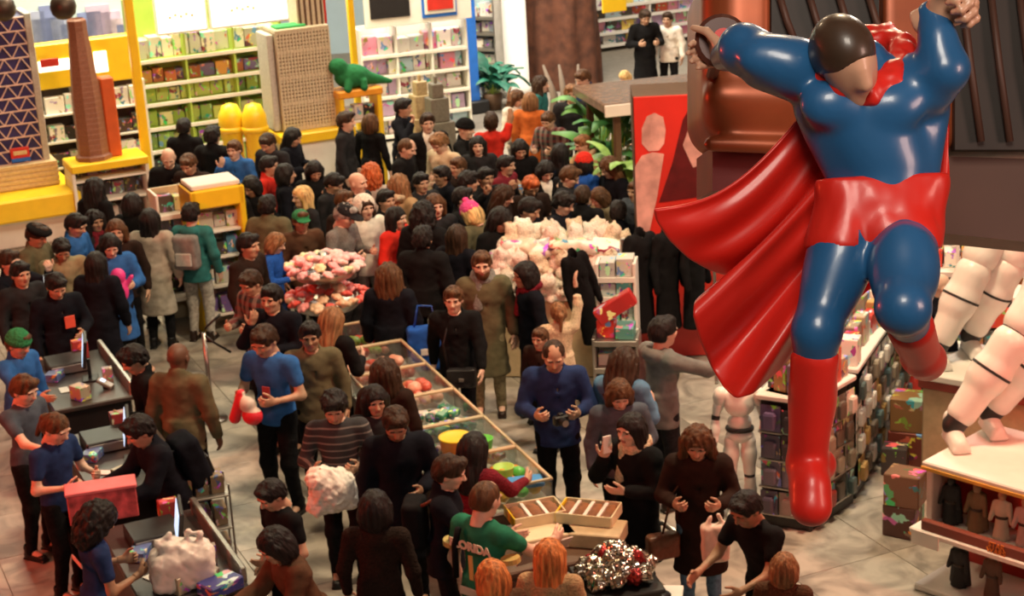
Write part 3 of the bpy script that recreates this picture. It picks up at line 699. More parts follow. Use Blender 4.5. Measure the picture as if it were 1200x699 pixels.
# booth with flat roof and plants
bq = atz(755, 118, 2.2); t = thing('booth', 'low booth with pale glossy wooden roof edge', 'booth', (bq[0]+.55, bq[1]+.9, 0), math.radians(14))
MB().box((0, 0, 2.13), (2.6, 1.5, .14), .02).build('roof', plain('varnished_roof', (.20, .12, .075), .22, scale=10, var=.3), t); MB().box((0, -.755, 2.11), (2.62, .03, .16), .01).build('roof_trim', M['white'], t)
for x in (-1.1, 1.1):
    for y in (-.6, .6): MB().box((x, y, 1.03), (.09, .09, 2.06), .01).build('post', M['dwood'], t)
MB().box((0, .1, .5), (2.0, .8, 1.0), .02).build('counter', M['dwood'], t)
def leafy(name, label, loc, h, r, n, col, seed):
    t = thing(name, label, 'plant', loc, 0, 'green plants by the booth'); rr = random.Random(seed)
    MB().lathe([(.16, 0), (.20, .30), (.18, .32), (.0, .30)], 14).build('pot', M['dwood'], t, smooth=True)
    lm = []
    for v in range(3):
        b = MB(); L_ = .38+.1*v; ns = 5; vv = []; ff = []
        for i in range(ns+1):
            s_ = i/ns; wd = .11*math.sin(math.pi*(.12+.86*s_)); x = L_*s_; z = .16*math.sin(2.2*s_)-.12*s_*s_
            vv += [(x, -wd, z-.02), (x, 0, z+.012), (x, wd, z-.02)]
        for i in range(ns):
            for j in range(2): ff.append((i*3+j, i*3+3+j, i*3+4+j, i*3+1+j))
        b.add(vv, ff); lm.append(b.mesh('leaf', [plain('leaf_green', col, .5, var=.35)], True))
    st = MB()
    for i in range(n):
        a = rr.uniform(0, 6.28); z = .35+h*rr.random(); rad = rr.uniform(0, r*.5); st.tube([(0, 0, .3), (rad*.5*math.cos(a), rad*.5*math.sin(a), z*.6), (rad*math.cos(a), rad*math.sin(a), z)], .008, 4)
        o = link('leaf', lm[i % 3], t, loc=(rad*math.cos(a), rad*math.sin(a), z), rot=(rr.uniform(-.3, .3), rr.uniform(-.7, .4), a+rr.uniform(-.6, .6))); k = rr.uniform(.8, 1.4); o.scale = (k, k, k)
    st.build('stems', M['lime'], t)
for k, (x, y, h, lab) in enumerate(((722, 205, 1.5, 'leafy green plant under the booth roof beside red poster'), (700, 195, 1.5, 'leafy green plant below left end of booth roof'), (735, 240, 1.2, 'bright green plant half hidden by the red poster'))):
    leafy('leafy_plant', lab, atz(x, y, 1.0)*(1, 1, 0), h, .5, 46, ((.05, .22, .06), (.10, .30, .07), (.22, .40, .10))[k], k)
leafy('leafy_plant', 'dark green plant at foot of the white column', atz(606, 104, 0)+(-.5, -1.9, 0), .45, .4, 30, (.02, .14, .09), 9)
for k, x in enumerate((648, 660, 676)):     # grey wooden spikes by the trunk
    p = atz(x, 150, 0); t = tag(MB().tube([(0, 0, 0), (.05, 0, .6), (-.12+.1*k, .1, 1.15)], [.09, .07, .02], 8).build('pale_stump', plain('weathered_wood', (.17, .13, .10), .8), smooth=True, loc=p), ['leftmost', 'middle', 'rightmost'][k]+' pale pointed stump in front of tree trunk', 'stump')
# poster pier
PO = Plane(atz(755, 420, 0), (1, -.04, 0)); a = PO.uz(742, 113); b2 = PO.uz(748, 290); oW = PO.uz(862, 150)[0]
t = thing('poster_pier', 'tall pier faced with a bright red film poster', 'pier', PO.at(0, 0, 0), PO.rz())
u0 = PO.uz(744, 200)[0]; H = a[1]; W = oW-u0; uc = (u0+oW)/2
MB().box((uc, .35, H/2), (W, .66, H), .01).build('pier_body', M['dwood'], t)
po = MB().box((uc, 0, H/2), (W-.02, .03, H-.02), .004).build('poster', plain('poster_red', (.62, .03, .02), .4, var=.1, scale=2), t)
# plain pale shape and dark sweep printed on the poster (raised print layers)
def shape(pts, name, mat, y, parent):
    v = [PO.uz(*p) for p in pts]; n = len(v); V = [(x, y, z) for x, z in v]+[(x, y+.006, z) for x, z in v]
    b = MB(); b.add(V, [tuple(range(n)), tuple(range(n, 2*n))[::-1]]+[(i, n+i, n+(i+1) % n, (i+1) % n) for i in range(n)]); return b.build(name, mat, parent)
PALE = plain('poster_pale', (.62, .36, .33), .4, var=.35, scale=5); PDK = plain('poster_dark', (.11, .008, .010), .4, var=.3)
shape([(752, 150), (758, 136), (767, 132), (777, 137), (780, 152), (778, 168), (772, 176), (760, 177), (752, 168)], 'pale_oval_print', PALE, -.024, po)
shape([(744, 195), (752, 182), (765, 178), (778, 180), (770, 230), (760, 275), (748, 290), (746, 250)], 'pale_body_print', PALE, -.026, po)
shape([(788, 190), (800, 140), (815, 113), (860, 113), (860, 225), (772, 237)], 'dark_sweep_print', PDK, -.022, po)
shape([(800, 170), (806, 152), (820, 148), (830, 165), (826, 190), (812, 196)], 'pale_shard_print', PALE, -.028, po)
# ---------------------------------------------------------------- hanging caped statue and the vehicle it lifts
SD = 5.35
def sp(px, py, dy=0.0):                     # statue frame: x right, y away from the balcony, z up, origin on the chest line
    k = (SD+dy)/F; return np.array([(px-600)*k-400*SD/F, dy, (349.5-py)*k-49.5*SD/F])
SORG = CAM+ray(1000, 300)*SD
SM = Matrix([[crt[i], fwd[i], cup[i], SORG[i]] for i in range(3)]+[[0, 0, 0, 1]])
def paint(name, c, rough=.28, coat=.4, var=.10): return plain(name, c, rough, var=var, scale=5, coat=coat)
M['suit'] = paint('glossy_blue_paint', (.020, .105, .26), .33, .3); M['capered'] = paint('satin_red_paint', (.66, .020, .012), .40, .15, .06); M['flesh'] = paint('painted_skin', (.62, .34, .22), .4, .2); M['shair'] = paint('painted_brown_hair', (.055, .030, .018), .4, .3, .3)
st = thing('hanging_statue', 'life size hanging mannequin statue in glossy blue with sweeping red cape', 'statue'); st.matrix_world = SM
s = SDF((-.62, -.55, -.90), (.50, .42, .85), .0105)
neck, chest, waist, pel = sp(1015, 92, -.02), sp(1012, 138, .0), sp(1034, 205, .0), sp(1036, 246, .01)
s.ell(chest, (.168, .125, .155), .05); s.ell(waist+(0, 0, .03), (.142, .105, .13), .07); s.ell(pel, (.152, .115, .10), .06)
s.cap(sp(945, 85, .02), sp(1070, 100, .02), .085, .085, .06); s.cap(neck, neck+(0, -.01, .06), .065, .058, .04)
s.ell(sp(975, 122, -.085), (.095, .060, .075), .03); s.ell(sp(1048, 124, -.085), (.092, .060, .075), .03)     # chest muscles
s.cap(sp(955, 130, .03), sp(985, 200, .03), .060, .05, .05); s.cap(sp(1088, 130, .03), sp(1082, 200, .03), .065, .05, .05)  # flanks
# right arm
s.ell(sp(925, 78, -.02), (.095, .088, .085), .05); s.cap(sp(925, 80, -.01), sp(872, 58, .04), .080, .072, .04); s.ell(sp(898, 68, -.045), (.085, .05, .062), .04); s.ell(sp(898, 92, .02), (.06, .05, .03), .04)
s.cap(sp(871, 57, .04), sp(850, 66, .28), .070, .048, .04)
# left arm
s.ell(sp(1074, 100, -.03), (.088, .09, .085), .05); s.cap(sp(1075, 100, -.02), sp(1106, 82, -.10), .078, .072, .04); s.ell(sp(1098, 102, -.06), (.052, .05, .058), .04)
s.cap(sp(1106, 80, -.10), sp(1092, 18, -.08), .068, .046, .035); s.ell(sp(1100, 50, -.115), (.05, .045, .07), .03)
# legs
hr, kr, ar = sp(992, 266, .0), sp(957, 388, -.09), sp(946, 545, .06)
s.cap(hr, kr, .102, .070, .05); s.ell(sp(985, 310, -.05), (.085, .07, .15), .05, R=roty(.25)); s.ell(kr+(0, -.02, 0), (.058, .055, .07), .03); s.cap(kr, ar, .068, .046, .03); s.ell(sp(955, 450, .035), (.062, .062, .13), .04)
hl, kl, al = sp(1062, 266, .0), sp(1058, 360, -.27), sp(1080, 418, .10)
s.cap(hl, kl, .104, .078, .05); s.ell(sp(1060, 315, -.17), (.092, .075, .13), .05); s.ell(kl+(0, -.015, -.01), (.066, .058, .066), .03); s.cap(kl, al, .068, .046, .03)
V, Q = s.nets()
def put_hand(V, Q, mi, org, d, t, kind, mir, k=1.15):
    a, q = HANDS[kind]; d = nrm(d); t = np.array(t, float); t = nrm(t-d*(t@d)); n = np.cross(d, t)
    if mir: a = a*(1, 1, -1); q = q[:, ::-1]
    return np.vstack([V, (a*k)@np.stack([d, t, n])+org]), np.vstack([Q, q+len(V)]), np.r_[mi, np.ones(len(q), int)]
mi = np.zeros(len(Q), int)
V, Q, mi = put_hand(V, Q, mi, sp(1092, 20, -.08), (.62, -.45, .25), (-.2, -.6, .8), 'f', True, 1.4)
V, Q, mi = put_hand(V, Q, mi, sp(850, 66, .27), (-.25, .9, .25), (-.3, .1, 1), 'g', False, 1.2)
link('body', mesh('body', V, Q, True, mi, [M['suit'], M['flesh']]), st)
# plain mannequin head without features, painted dark cap
f_ = nrm((.34, -.74, -.58)); u_ = np.array((-.36, -.30, .85)); u_ = nrm(u_-f_*(u_@f_)); x_ = np.cross(-f_, u_)
HRs = np.stack([x_, -f_, u_], 1); hc = sp(993, 72, -.13); H4 = Matrix([[*(HRs[i]*1.12), hc[i]] for i in range(3)]+[[0, 0, 0, 1]])
s = SDF((-.12, -.15, -.18), (.12, .16, .16), .0055)
s.ell((0, .012, .03), (.074, .096, .088), .02); s.ell((0, -.020, -.035), (.060, .066, .080), .04); s.ell((0, -.045, -.090), (.034, .034, .026), .03); s.cap((0, -.080, .02), (0, -.094, -.02), .012, .016, .03); s.cap((0, .020, -.06), (0, .030, -.17), .050, .054, .03)
h = link('head', mesh('head', *s.nets(), True), st, mats=M['flesh']); h.matrix_local = H4
s = SDF((-.13, -.14, -.12), (.13, .16, .16), .0055); s.ell((0, .016, .034), (.080, .101, .090), .02); s.ell((0, .05, -.01), (.076, .066, .085), .03)
s.ell((0, -.125, -.055), (.11, .10, .115), .012, 'sub'); s.box((0, 0, -.31), (.2, .3, .245), .01, 'sub')
h = link('dark_cap', mesh('dark_cap', *s.nets(), True), st, mats=M['shair']); h.matrix_local = H4
# plain red hip wrap
s = SDF((-.30, -.40, -.06), (.42, .30, .45), .0095); s.ell(pel+(0, 0, .015), (.162, .125, .085), .05); s.cap(hr, hr+(kr-hr)*.20, .110, .108, .05); s.cap(hl, hl+(kl-hl)*.16, .112, .110, .05)
s.cap(sp(985, 216, -.01), sp(1084, 212, -.01), .075, .075, .06); s.ell(sp(1030, 276, -.02), (.07, .10, .07), .05); s.wave(.003, 30, 30, 10, 6); s.box(sp(1035, 140, 0)+(0, 0, .0), (.6, .6, .172), .006, 'sub', R=roty(-.05)); s.box(sp(1035, 345, 0), (.6, .6, .135), .006, 'sub')
link('plain_shorts', mesh('plain_shorts', *s.nets(), True), st, mats=M['capered'])
# boots
s = SDF((-.34, -.25, -.92), (.02, .30, -.15), .0095); t0 = kr+(ar-kr)*.20
s.cap(t0, ar, .072, .060, .03); s.ell(sp(953, 455, .035), (.070, .072, .125), .04); s.cap(ar, sp(950, 590, -.02), .058, .050, .03); s.ell(sp(950, 575, .0), (.060, .072, .085), .03); s.ell(sp(951, 598, -.03), (.056, .055, .048), .03); s.ell(sp(963, 545, .10), (.045, .05, .05), .03); s.box((0, 0, -.05), (1, 1, .235), .01, 'sub')
link('boot', mesh('boot', *s.nets(), True), st, mats=M['capered'])
s = SDF((.02, -.25, -.50), (.42, .50, -.02), .0095); t0 = kl+(al-kl)*.40
s.cap(t0, al, .070, .060, .03); s.cap(al, sp(1088, 428, .30), .058, .050, .03); s.ell(sp(1086, 422, .2), (.056, .11, .062), .03)
link('boot', mesh('boot', *s.nets(), True), st, mats=M['capered'])
# cape collar
s = SDF((-.30, -.28, .38), (.30, .32, .78), .009); cp = [sp(950, 70, .04), sp(958, 92, -.06), sp(985, 106, -.11), sp(1018, 112, -.12), sp(1046, 96, -.09), sp(1062, 62, .02), sp(1040, 50, .12), sp(985, 48, .13), sp(950, 70, .04)]
for a, b in zip(cp, cp[1:]): s.cap(a, b, .030, .030, .03); s.cap(a+(0, .03, .03), b+(0, .03, .03), .028, .028, .03)
s.wave(.006, 40, 40, 40, 3); link('cape_collar', mesh('cape_collar', *s.nets(), True), st, mats=M['capered'])
# cape
def poly(pts, t):
    pts = np.array(pts, float); L = np.r_[0, np.cumsum(np.linalg.norm(np.diff(pts, axis=0), axis=1))]; L /= L[-1]
    return np.array([np.interp(t, L, pts[:, i]) for i in range(pts.shape[1])]).T
NT, NS = 150, 46; tt = np.linspace(0, 1, NT)
hem = [(766, 245, .02), (768, 258, .05), (784, 282, .12), (806, 303, .20), (832, 317, .27), (862, 326, .30), (856, 336, .26), (824, 346, .12), (813, 356, .02), (812, 370, -.01), (820, 400, .06), (834, 432, .12), (848, 455, .10), (862, 468, .05), (880, 463, .06), (905, 440, .15), (940, 405, .22), (985, 368, .24), (1024, 335, .24)]
att = [(952, 118, .17), (965, 150, .17), (985, 185, .18), (1005, 215, .18), (1025, 250, .19), (1040, 285, .20), (1048, 310, .21)]
B_ = poly(hem, tt); B_[1:-1] = (B_[:-2]+2*B_[1:-1]+B_[2:])/4; A_ = poly(att, tt)
G = np.zeros((NS, NT, 3))
for i in range(NS):
    s_ = i/(NS-1); P_ = A_+(B_-A_)*s_
    sag = np.sin(math.pi*s_)*np.interp(tt, [0, .12, .4, 1], [34, 26, 6, -6]); P_[:, 1] += sag
    P_[:, 2] += (.045*np.sin(tt*26+.4)*math.sin(min(s_*1.3, 1)*math.pi*.5)**1.4+.03*np.sin(tt*47+2*s_))*min(1, s_*1.2)*(1-.75*s_**4)
    for j in range(NT): G[i, j] = sp(P_[j, 0], P_[j, 1], P_[j, 2])
idx = np.arange(NS*NT).reshape(NS, NT); fq = np.stack([idx[:-1, :-1].ravel(), idx[:-1, 1:].ravel(), idx[1:, 1:].ravel(), idx[1:, :-1].ravel()], 1)
cp_ = link('cape', mesh('cape', G.reshape(-1, 3), fq, True), st, mats=M['capered'])
sm = cp_.modifiers.new('solid', 'SOLIDIFY'); sm.thickness = .012; sm.offset = 0; sb = cp_.modifiers.new('sub', 'SUBSURF'); sb.levels = sb.render_levels = 1
G2 = []; n2, m2 = 26, 12
for i in range(n2):
    s_ = i/(n2-1); a = poly([(1066, 70, .12), (1062, 160, .16), (1050, 320, .22)], [s_])[0]; b = poly([(1098, 96, .10), (1113, 150, .08), (1110, 215, .10), (1096, 288, .14)], [s_])[0]
    for j in range(m2):
        q = a+(b-a)*j/(m2-1); G2.append(sp(q[0], q[1], q[2]+.02*math.sin(j*.9+s_*4)))
idx = np.arange(n2*m2).reshape(n2, m2); fq = np.stack([idx[:-1, :-1].ravel(), idx[:-1, 1:].ravel(), idx[1:, 1:].ravel(), idx[1:, :-1].ravel()], 1)
c2 = link('cape_side', mesh('cape_side', np.array(G2), fq, True), st, mats=M['capered']); m_ = c2.modifiers.new('solid', 'SOLIDIFY'); m_.thickness = .012
# the lifted vehicle: rust red shell with dark grilles, on cables
M['rust'] = plain('rust_red_metal', (.36, .085, .030), .38, .35, var=.30, scale=3); M['hull'] = plain('dark_brown_hull', (.10, .045, .030), .55, .1, var=.2, scale=2); M['grille'] = plain('dark_mesh', (.030, .022, .018), .5, .3); M['maroon'] = plain('maroon_panel', (.22, .018, .015), .5)
vh = thing('hanging_vehicle', 'rust red hanging vehicle shell with dark grilled windows behind statue', 'vehicle'); vh.matrix_world = SM
vp = lambda x, y, d: sp(x, y, d)
s = SDF(vp(800, 200, 1.0)+(-.1, -.5, -.1), vp(1330, -60, 1.0)+(.1, .9, .1), .016)
c0 = (vp(825, 170, 1.0)+vp(1320, -50, 1.0))/2; hx = (vp(1320, 0, 1.0)-vp(825, 0, 1.0))[0]/2; hz = (vp(0, -50, 1.0)-vp(0, 172, 1.0))[2]/2
s.box(c0+(0, .35, 0), (hx, .38, hz), .02, rnd=.13); a, b = vp(845, 112, .98), vp(1310, 122, .98); s.cap(a+(0, .03, 0), b+(0, .03, 0), .055, .055, .05)
s.cap(vp(835, 168, .98)+(0, .02, 0), vp(1310, 184, .98)+(0, .02, 0), .03, .03, .04)
s.box((vp(902, 68, .9)+vp(1045, -20, .9))/2+(0, .0, 0), (.20, .16, .16), .02, 'sub', rnd=.05); s.box((vp(1118, 178, .9)+vp(1290, -20, .9))/2, (.27, .16, .34), .02, 'sub', rnd=.06)
link('shell', mesh('shell', *s.nets(), True), vh, mats=M['rust'])
for (xa, xb, ya, yb, n) in ((904, 1043, -18, 66, 4), (1120, 1288, -18, 176, 5)):
    a, b = vp(xa, yb, 1.0), vp(xb, ya, 1.0); g_ = MB().box(((a[0]+b[0])/2, 1.05, (a[2]+b[2])/2), (b[0]-a[0], .05, b[2]-a[2]), .004).build('grille', M['grille'], vh)
    for k in range(n):
        x = a[0]+(b[0]-a[0])*(k+.5)/n; MB().tube([(x-.03, 1.0, b[2]-.02), (x, .99, (a[2]+b[2])/2), (x+.04, 1.0, a[2]+.03)], .014, 6).build('bar', M['hull'], g_, smooth=True)
def quadbox(pts, d0, d1):
    P4 = [vp(x, y, d0) for x, y in pts]; n = len(P4); b = MB(); b.add(P4+[p+np.array((0, d1-d0, 0)) for p in P4], [tuple(range(n)), tuple(range(n, 2*n))[::-1]]+[(i, n+i, n+(i+1) % n, (i+1) % n) for i in range(n)][::1]); return b
quadbox([(835, 172), (835, 224), (905, 224), (1010, 240), (1010, 172)], 1.14, 1.7).build('side_panel', M['maroon'], vh)
quadbox([(1010, 180), (1010, 245), (1090, 272), (1320, 296), (1320, 190)], 1.12, 1.8).build('lower_hull', M['hull'], vh)
d = MB(); d.lathe([(.0, -.03), (.03, -.03), (.03, -.012), (.075, -.012), (.088, .0), (.075, .02), (.0, .02)], 24); wv = [(p[0], p[2], p[1]) for p in d.v]
wo = vp(846, 48, .36); dm = MB(); dm.add(wv, [q[::-1] for q in d.f]); wh = dm.build('hand_wheel', plain('brown_rubber', (.10, .03, .02), .4), vh, smooth=False, loc=wo); 
hb = MB(); hb.tube([(0, -.05, 0), (0, -.03, 0)], .035, 16).build('wheel_hub', M['capered'], wh); MB().tube([(0, 0, 0), (.05, .75, -.03)], .022, 8).build('axle', M['hull'], wh)
for x in (880, 1180):
    p = vp(x, -40, 1.3); MB().tube([p, p+np.array((0, -1.5, 4.3))], .012, 6).build('cable', M['black'], vh)
MB().tube([sp(1012, 100, .22), vp(1012, 60, 1.1)], .025, 8).build('mount_rod', M['hull'], vh)
# ---------------------------------------------------------------- brick city models on the far left
M['tan'] = plain('tan_brick', (.60, .47, .25), .45, var=.12, scale=20); M['lattice'] = plain('pale_lattice', (.70, .52, .46), .45); M['bluepane'] = plain('dark_blue_panes', (.035, .03, .12), .3, var=.4, scale=4)
M['greybrick'] = plain('grey_brick', (.46, .46, .42), .5, scale=25); M['brownbrick'] = plain('brown_brick', (.25, .105, .062), .5, var=.15, scale=30); M['beige'] = plain('beige_brick', (.56, .50, .36), .5, var=.08, scale=25)
YT = Plane(atz(0, 300, 0), E1)
ya, yb = YT.uz(-60, 255)[0], YT.uz(99, 255)[0]; zt = YT.uz(40, 232)[1]
t = thing('yellow_display_table', 'bright yellow display table under the lattice tower', 'table', YT.at((ya+yb)/2, 0, -.82), YT.rz())
MB().box((0, 0, zt-.17), (yb-ya, 1.62, .34), .03).build('yellow_top', M['yellow'], t); MB().box((0, .1, (zt-.34)/2), (yb-ya-.3, 1.3, zt-.34), .02).build('base', M['white'], t)
# lattice tower
LT = Plane(YT.at(0, 0, -.75), E1); l0, l1 = LT.uz(-38, 130)[0], LT.uz(43, 130)[0]; z1 = LT.uz(20, 18)[1]; zb = zt+.03; LW = l1-l0; LH = z1-zb-.38
t = thing('lattice_tower_model', 'brick built skyscraper model with pale triangular lattice over dark blue panes', 'model', LT.at((l0+l1)/2, zt, -.35), LT.rz())
bm_ = MB().box((0, 0, .19), (LW+.35, .95, .38), .01).build('brick_base', M['tan'], t)
for k in range(5): MB().box((0, -.48, .05+k*.075), (LW+.36, .02, .055), .005).build('brick_course', M['tan'], bm_)
MB().box((0, 0, .38+LH/2), (LW, .68, LH), .01).build('core', M['bluepane'], t)
MB().box((LW/2+.05, 0, .38+LH/2), (.10, .74, LH+.1), .01).build('grey_end_slab', M['greybrick'], t)
nr = 11; nc = 4; rh = LH/nr; cw = LW/nc
hm = MB().box((0, 0, 0), (LW, .03, .020), .004).mesh('lattice_band', [M['lattice']])
for r_ in range(nr+1): link('lattice_band', hm, t, loc=(0, -.355, .38+r_*rh))
ang = math.atan2(rh, cw/2); dg = {e: MB().box((0, 0, 0), (math.hypot(rh, cw/2), .028, .017), .004, R=roty(-e*ang)).mesh('lattice_bar', [M['lattice']]) for e in (-1, 1)}
for r_ in range(nr):
    for c_ in range(nc):
        o_ = 0 if r_ % 2 == 0 else .5
        for e in (-1, 1):
            x = -LW/2+(c_+.5)*cw+(e*cw/4 if r_ % 2 == 0 else -e*cw/4)
            link('lattice_bar', dg[e if r_ % 2 else -e], t, loc=(x, -.355, .38+(r_+.5)*rh))
sg = MB().box((.16, -.39, .55), (.28, .03, .16), .01).build('red_plaque', M['redp'], t); MB().box((.16, -.41, .55), (.20, .012, .06), .004).build('pale_band', M['tan'], sg); MB().box((.16, -.39, .44), (.28, .03, .06), .01).build('blue_plaque', M['blue'], t)
# brown tower on a yellow ledge, yellow sign, yellow posts
BT = Plane(atz(130, 268, 0), E1); zl = BT.uz(130, 178)[1]; u0, u1 = BT.uz(72, 178)[0], BT.uz(163, 178)[0]
t = thing('yellow_ledge_unit', 'yellow topped shelf unit under the brown brick tower', 'shelf unit', BT.at((u0+u1)/2, 0, .3), BT.rz())
MB().box((0, 0, zl-.06), (u1-u0, .7, .12), .015).build('yellow_top', M['yellow'], t)
for z in (zl*.18, zl*.5, zl*.78): MB().box((0, 0, z), (u1-u0, .62, .03), .005).build('shelf', M['white'], t)
for x in (-1, 1): MB().box((x*(u1-u0-.06)/2, 0, (zl-.12)/2), (.05, .62, zl-.12), .005).build('upright', M['white'], t)
MB().box((0, .3, (zl-.12)/2), (u1-u0, .03, zl-.12)).build('back_panel', M['dwood'], t)
for k, z in enumerate((zl*.18, zl*.5, zl*.78)): goods_row(BT, u0+.08, u1-.08, z+.02, .12, (.14, .22), (.16, .22), (.16, .24), DRK+WHT, ['dark boxed toy on lowest shelf below brown tower', 'dark boxed toy on middle shelf below brown tower', 'dark boxed toy on upper shelf below brown tower'][k], 'boxed toys below the brown tower', name='boxed_toy')
uc = BT.uz(104, 170)[0]; ht = BT.uz(92, 21)[1]-zl; wb = (BT.uz(121, 140)[0]-BT.uz(86, 140)[0])/2
t = thing('brown_tower_model', 'tapering octagonal brown brick tower model', 'model', BT.at(uc, zl, .3), BT.rz()+.39)
pr = []
for k in range(27):
    s_ = k/26; r = wb*(1.06-.12*s_ if s_ < .45 else (1.0-.32*(s_-.45)/.45 if s_ < .9 else .66)); pr += [(r, ht*s_), (r*.985, ht*s_+.012)]
pr += [(wb*.5, ht+.04), (wb*.42, ht-.02), (0, ht-.02)]
MB().lathe(pr, 8).build('tower_shaft', M['brownbrick'], t); MB().lathe([(wb*1.25, -.0), (wb*1.25, .06), (wb*1.1, .08)], 8).build('tower_foot', M['brownbrick'], t)
SGP = Plane(atz(130, 245, 0), E1); a = SGP.uz(40, 98); b_ = SGP.uz(160, 45); uc = (a[0]+b_[0])/2; zc = SGP.uz(100, 98)[1]+.0; zh = SGP.uz(100, 45)[1]-zc
t = thing('yellow_fascia_sign', 'wide yellow fascia sign with white and red panels behind brown tower', 'sign', SGP.at(uc, zc, 0), SGP.rz()); W = b_[0]-a[0]
MB().box((0, 0, zh/2), (W, .25, zh), .02).build('fascia', M['yellow'], t)
def sub(pl, x, y): return pl.uz(x, y)
for (xa, xb, yaa, ybb, nm, mt, off) in ((44, 84, 66, 84, 'white_panel', M['lightbox'], -.135), (46, 66, 66, 78, 'red_panel', M['redp'], -.15), (110, 122, 58, 84, 'white_panel', M['lightbox'], -.135)):
    p, q = sub(SGP, xa, ybb), sub(SGP, xb, yaa); MB().box(((p[0]+q[0])/2-uc, off, (p[1]+q[1])/2-zc), (q[0]-p[0], .02, q[1]-p[1]), .004).build(nm, mt, t)
w0 = thing('yellow_sign_shelving', 'white shelving of boxed sets under the yellow fascia sign', 'shelf unit', SGP.at(uc, 0, 0), SGP.rz())
zs_ = [SGP.uz(100, y)[1] for y in (190, 160, 128)]
MB().box((0, .2, zc/2), (W, .04, zc)).build('back_panel', M['wall_dark'], w0)
for z in zs_: MB().box((0, 0, z), (W, .45, .035), .005).build('shelf', M['white'], w0)
for x in (-1, -.33, .33, 1): MB().box((x*(W-.05)/2, 0, zc/2), (.04, .45, zc), .005).build('upright', M['white'], w0)
for k, z in enumerate(zs_): goods_row(SGP, a[0]+.1, b_[0]-.1, z+.02, .0, (.18, .3), (.2, .3), (.14, .2), WHT+DRK+[(.5, .1, .06)], ['boxed set on lowest shelf under yellow sign', 'boxed set on middle shelf under yellow sign', 'boxed set on top shelf under yellow sign'][k], 'boxed sets under the yellow sign', name='boxed_set')
oq = SGP.uz(129, 155); tag(MB().box((0, 0, .6), (.2, .25, 1.2), .02).build('orange_standee', plain('orange_card', (.55, .10, .02), .5), loc=BT.at(BT.uz(129, 170)[0], zl, .25), rot=(0, 0, RZ)), 'narrow orange standee right of brown tower', 'standee')
pp = Plane(atz(181, 262, 0), E1); t = thing('yellow_post', 'tall yellow square post left of green shelving', 'post', pp.at(0, 0, 0), RZ); MB().box((0, 0, 4.2), (.13, .13, 8.4), .01).build('shaft', M['yellow'], t); MB().box((0, 0, .03), (.3, .3, .06), .01).build('foot_plate', M['yellow'], t)
t = thing('slim_yellow_post', 'slim yellow post right of the beige tower', 'post', atz(424, 235, 0)+np.array((0, .8, 0)), RZ); MB().box((0, 0, 4.2), (.10, .10, 8.4), .01).build('shaft', M['yellow'], t); MB().box((0, 0, .03), (.25, .25, .06), .01).build('foot_plate', M['yellow'], t)
# mural wall with skyline and dark globes
MW = Plane(atz(80, 205, 0), E1); a = MW.uz(-40, 0)[0]; b_ = MW.uz(160, 0)[0]
mw = struct(MB().box(((a+b_)/2, .1, 4.6), (b_-a, .1, 9.2)).build('wall_mural', plain('mural_sky_blue', (.42, .52, .56), .7, var=.08, scale=1), loc=MW.at(0, 0, 0), rot=(0, 0, MW.rz())))
rr = random.Random(3)
for k, x in enumerate(range(40, 160, 11)):
    u = MW.uz(x, 30)[0]; z = MW.uz(x, rr.choice((6, 14, 22, 28)))[1]; w_ = rr.uniform(.22, .5); MB().box((u, .03, z/2), (w_, .02, z)).build('mural_building', plain('mural_%d' % k, rr.choice(((.45, .36, .52), (.30, .34, .50), (.52, .42, .50), (.16, .20, .40))), .7), mw)
for k, (x, y) in enumerate(((74, 8), (3, 10))):
    p = aty(x, y, 25.5); t = thing('globe_pendant', ['dark globe pendant above the brown tower', 'dark globe pendant at the top left edge'][k], 'pendant', p); MB().lathe([(0, -.19), (.1, -.165), (.165, -.1), (.19, 0), (.165, .1), (.1, .165), (.03, .19), (.03, .22), (0, .22)], 20).build('globe', plain('dark_bronze', (.06, .04, .03), .4, .5), t, smooth=True); MB().tube([(0, 0, .2), (0, 0, 11.45-p[2])], .012, 6).build('cord', M['black'], t)
# beige tower model
GT = Plane(atz(365, 245, 0), E1); u0, u1 = GT.uz(329, 100)[0], GT.uz(392, 100)[0]; zb = GT.uz(365, 152)[1]; zt2 = GT.uz(355, 36)[1]; W = u1-u0; Ht = zt2-zb; uc = (u0+u1)/2
t = thing('yellow_tower_plinth', 'yellow edged display plinth under the beige tower', 'plinth', GT.at(uc+.05, 0, -.35), GT.rz()); MB().box((0, 0, zb-.08), (W+.35, 1.1, .16), .02).build('yellow_top', M['yellow'], t); MB().box((0, 0, (zb-.16)/2), (W+.2, .95, zb-.16), .02).build('base', M['white'], t)
t = thing('beige_tower_model', 'tall beige brick skyscraper model with rows of tiny windows', 'model', GT.at(uc, zb, -.35), GT.rz()); D = .62
MB().box((0, 0, Ht/2), (W-.05, D-.05, Ht), .005).build('core', plain('dark_window_band', (.20, .17, .12), .4), t)
g = MB()
for k in range(17):
    x = -W/2+.015+(W-.03)*k/16; g.box((x, -D/2+.01, Ht/2), (.022, .03, Ht)); g.box((x, D/2-.01, Ht/2), (.022, .03, Ht))
for k in range(14):
    y = -D/2+.02+(D-.04)*k/13; g.box((-W/2+.01, y, Ht/2), (.03, .022, Ht)); g.box((W/2-.01, y, Ht/2), (.03, .022, Ht))
o = g.build('mullions', M['beige'], t); o['kind'] = 'stuff'
g = MB()
for k in range(27): g.box((0, 0, .04+k*(Ht-.06)/26), (W-.005, D-.005, .028 if k % 7 else .06))
o = g.build('floor_bands', M['beige'], t); o['kind'] = 'stuff'
MB().box((0, 0, Ht+.02), (W, D, .05), .01).build('roof', M['beige'], t); MB().box((-.15, -.1, Ht+.06), (W*.55, .3, .05), .01).build('green_roof_garden', plain('roof_green', (.03, .35, .10), .6), t)
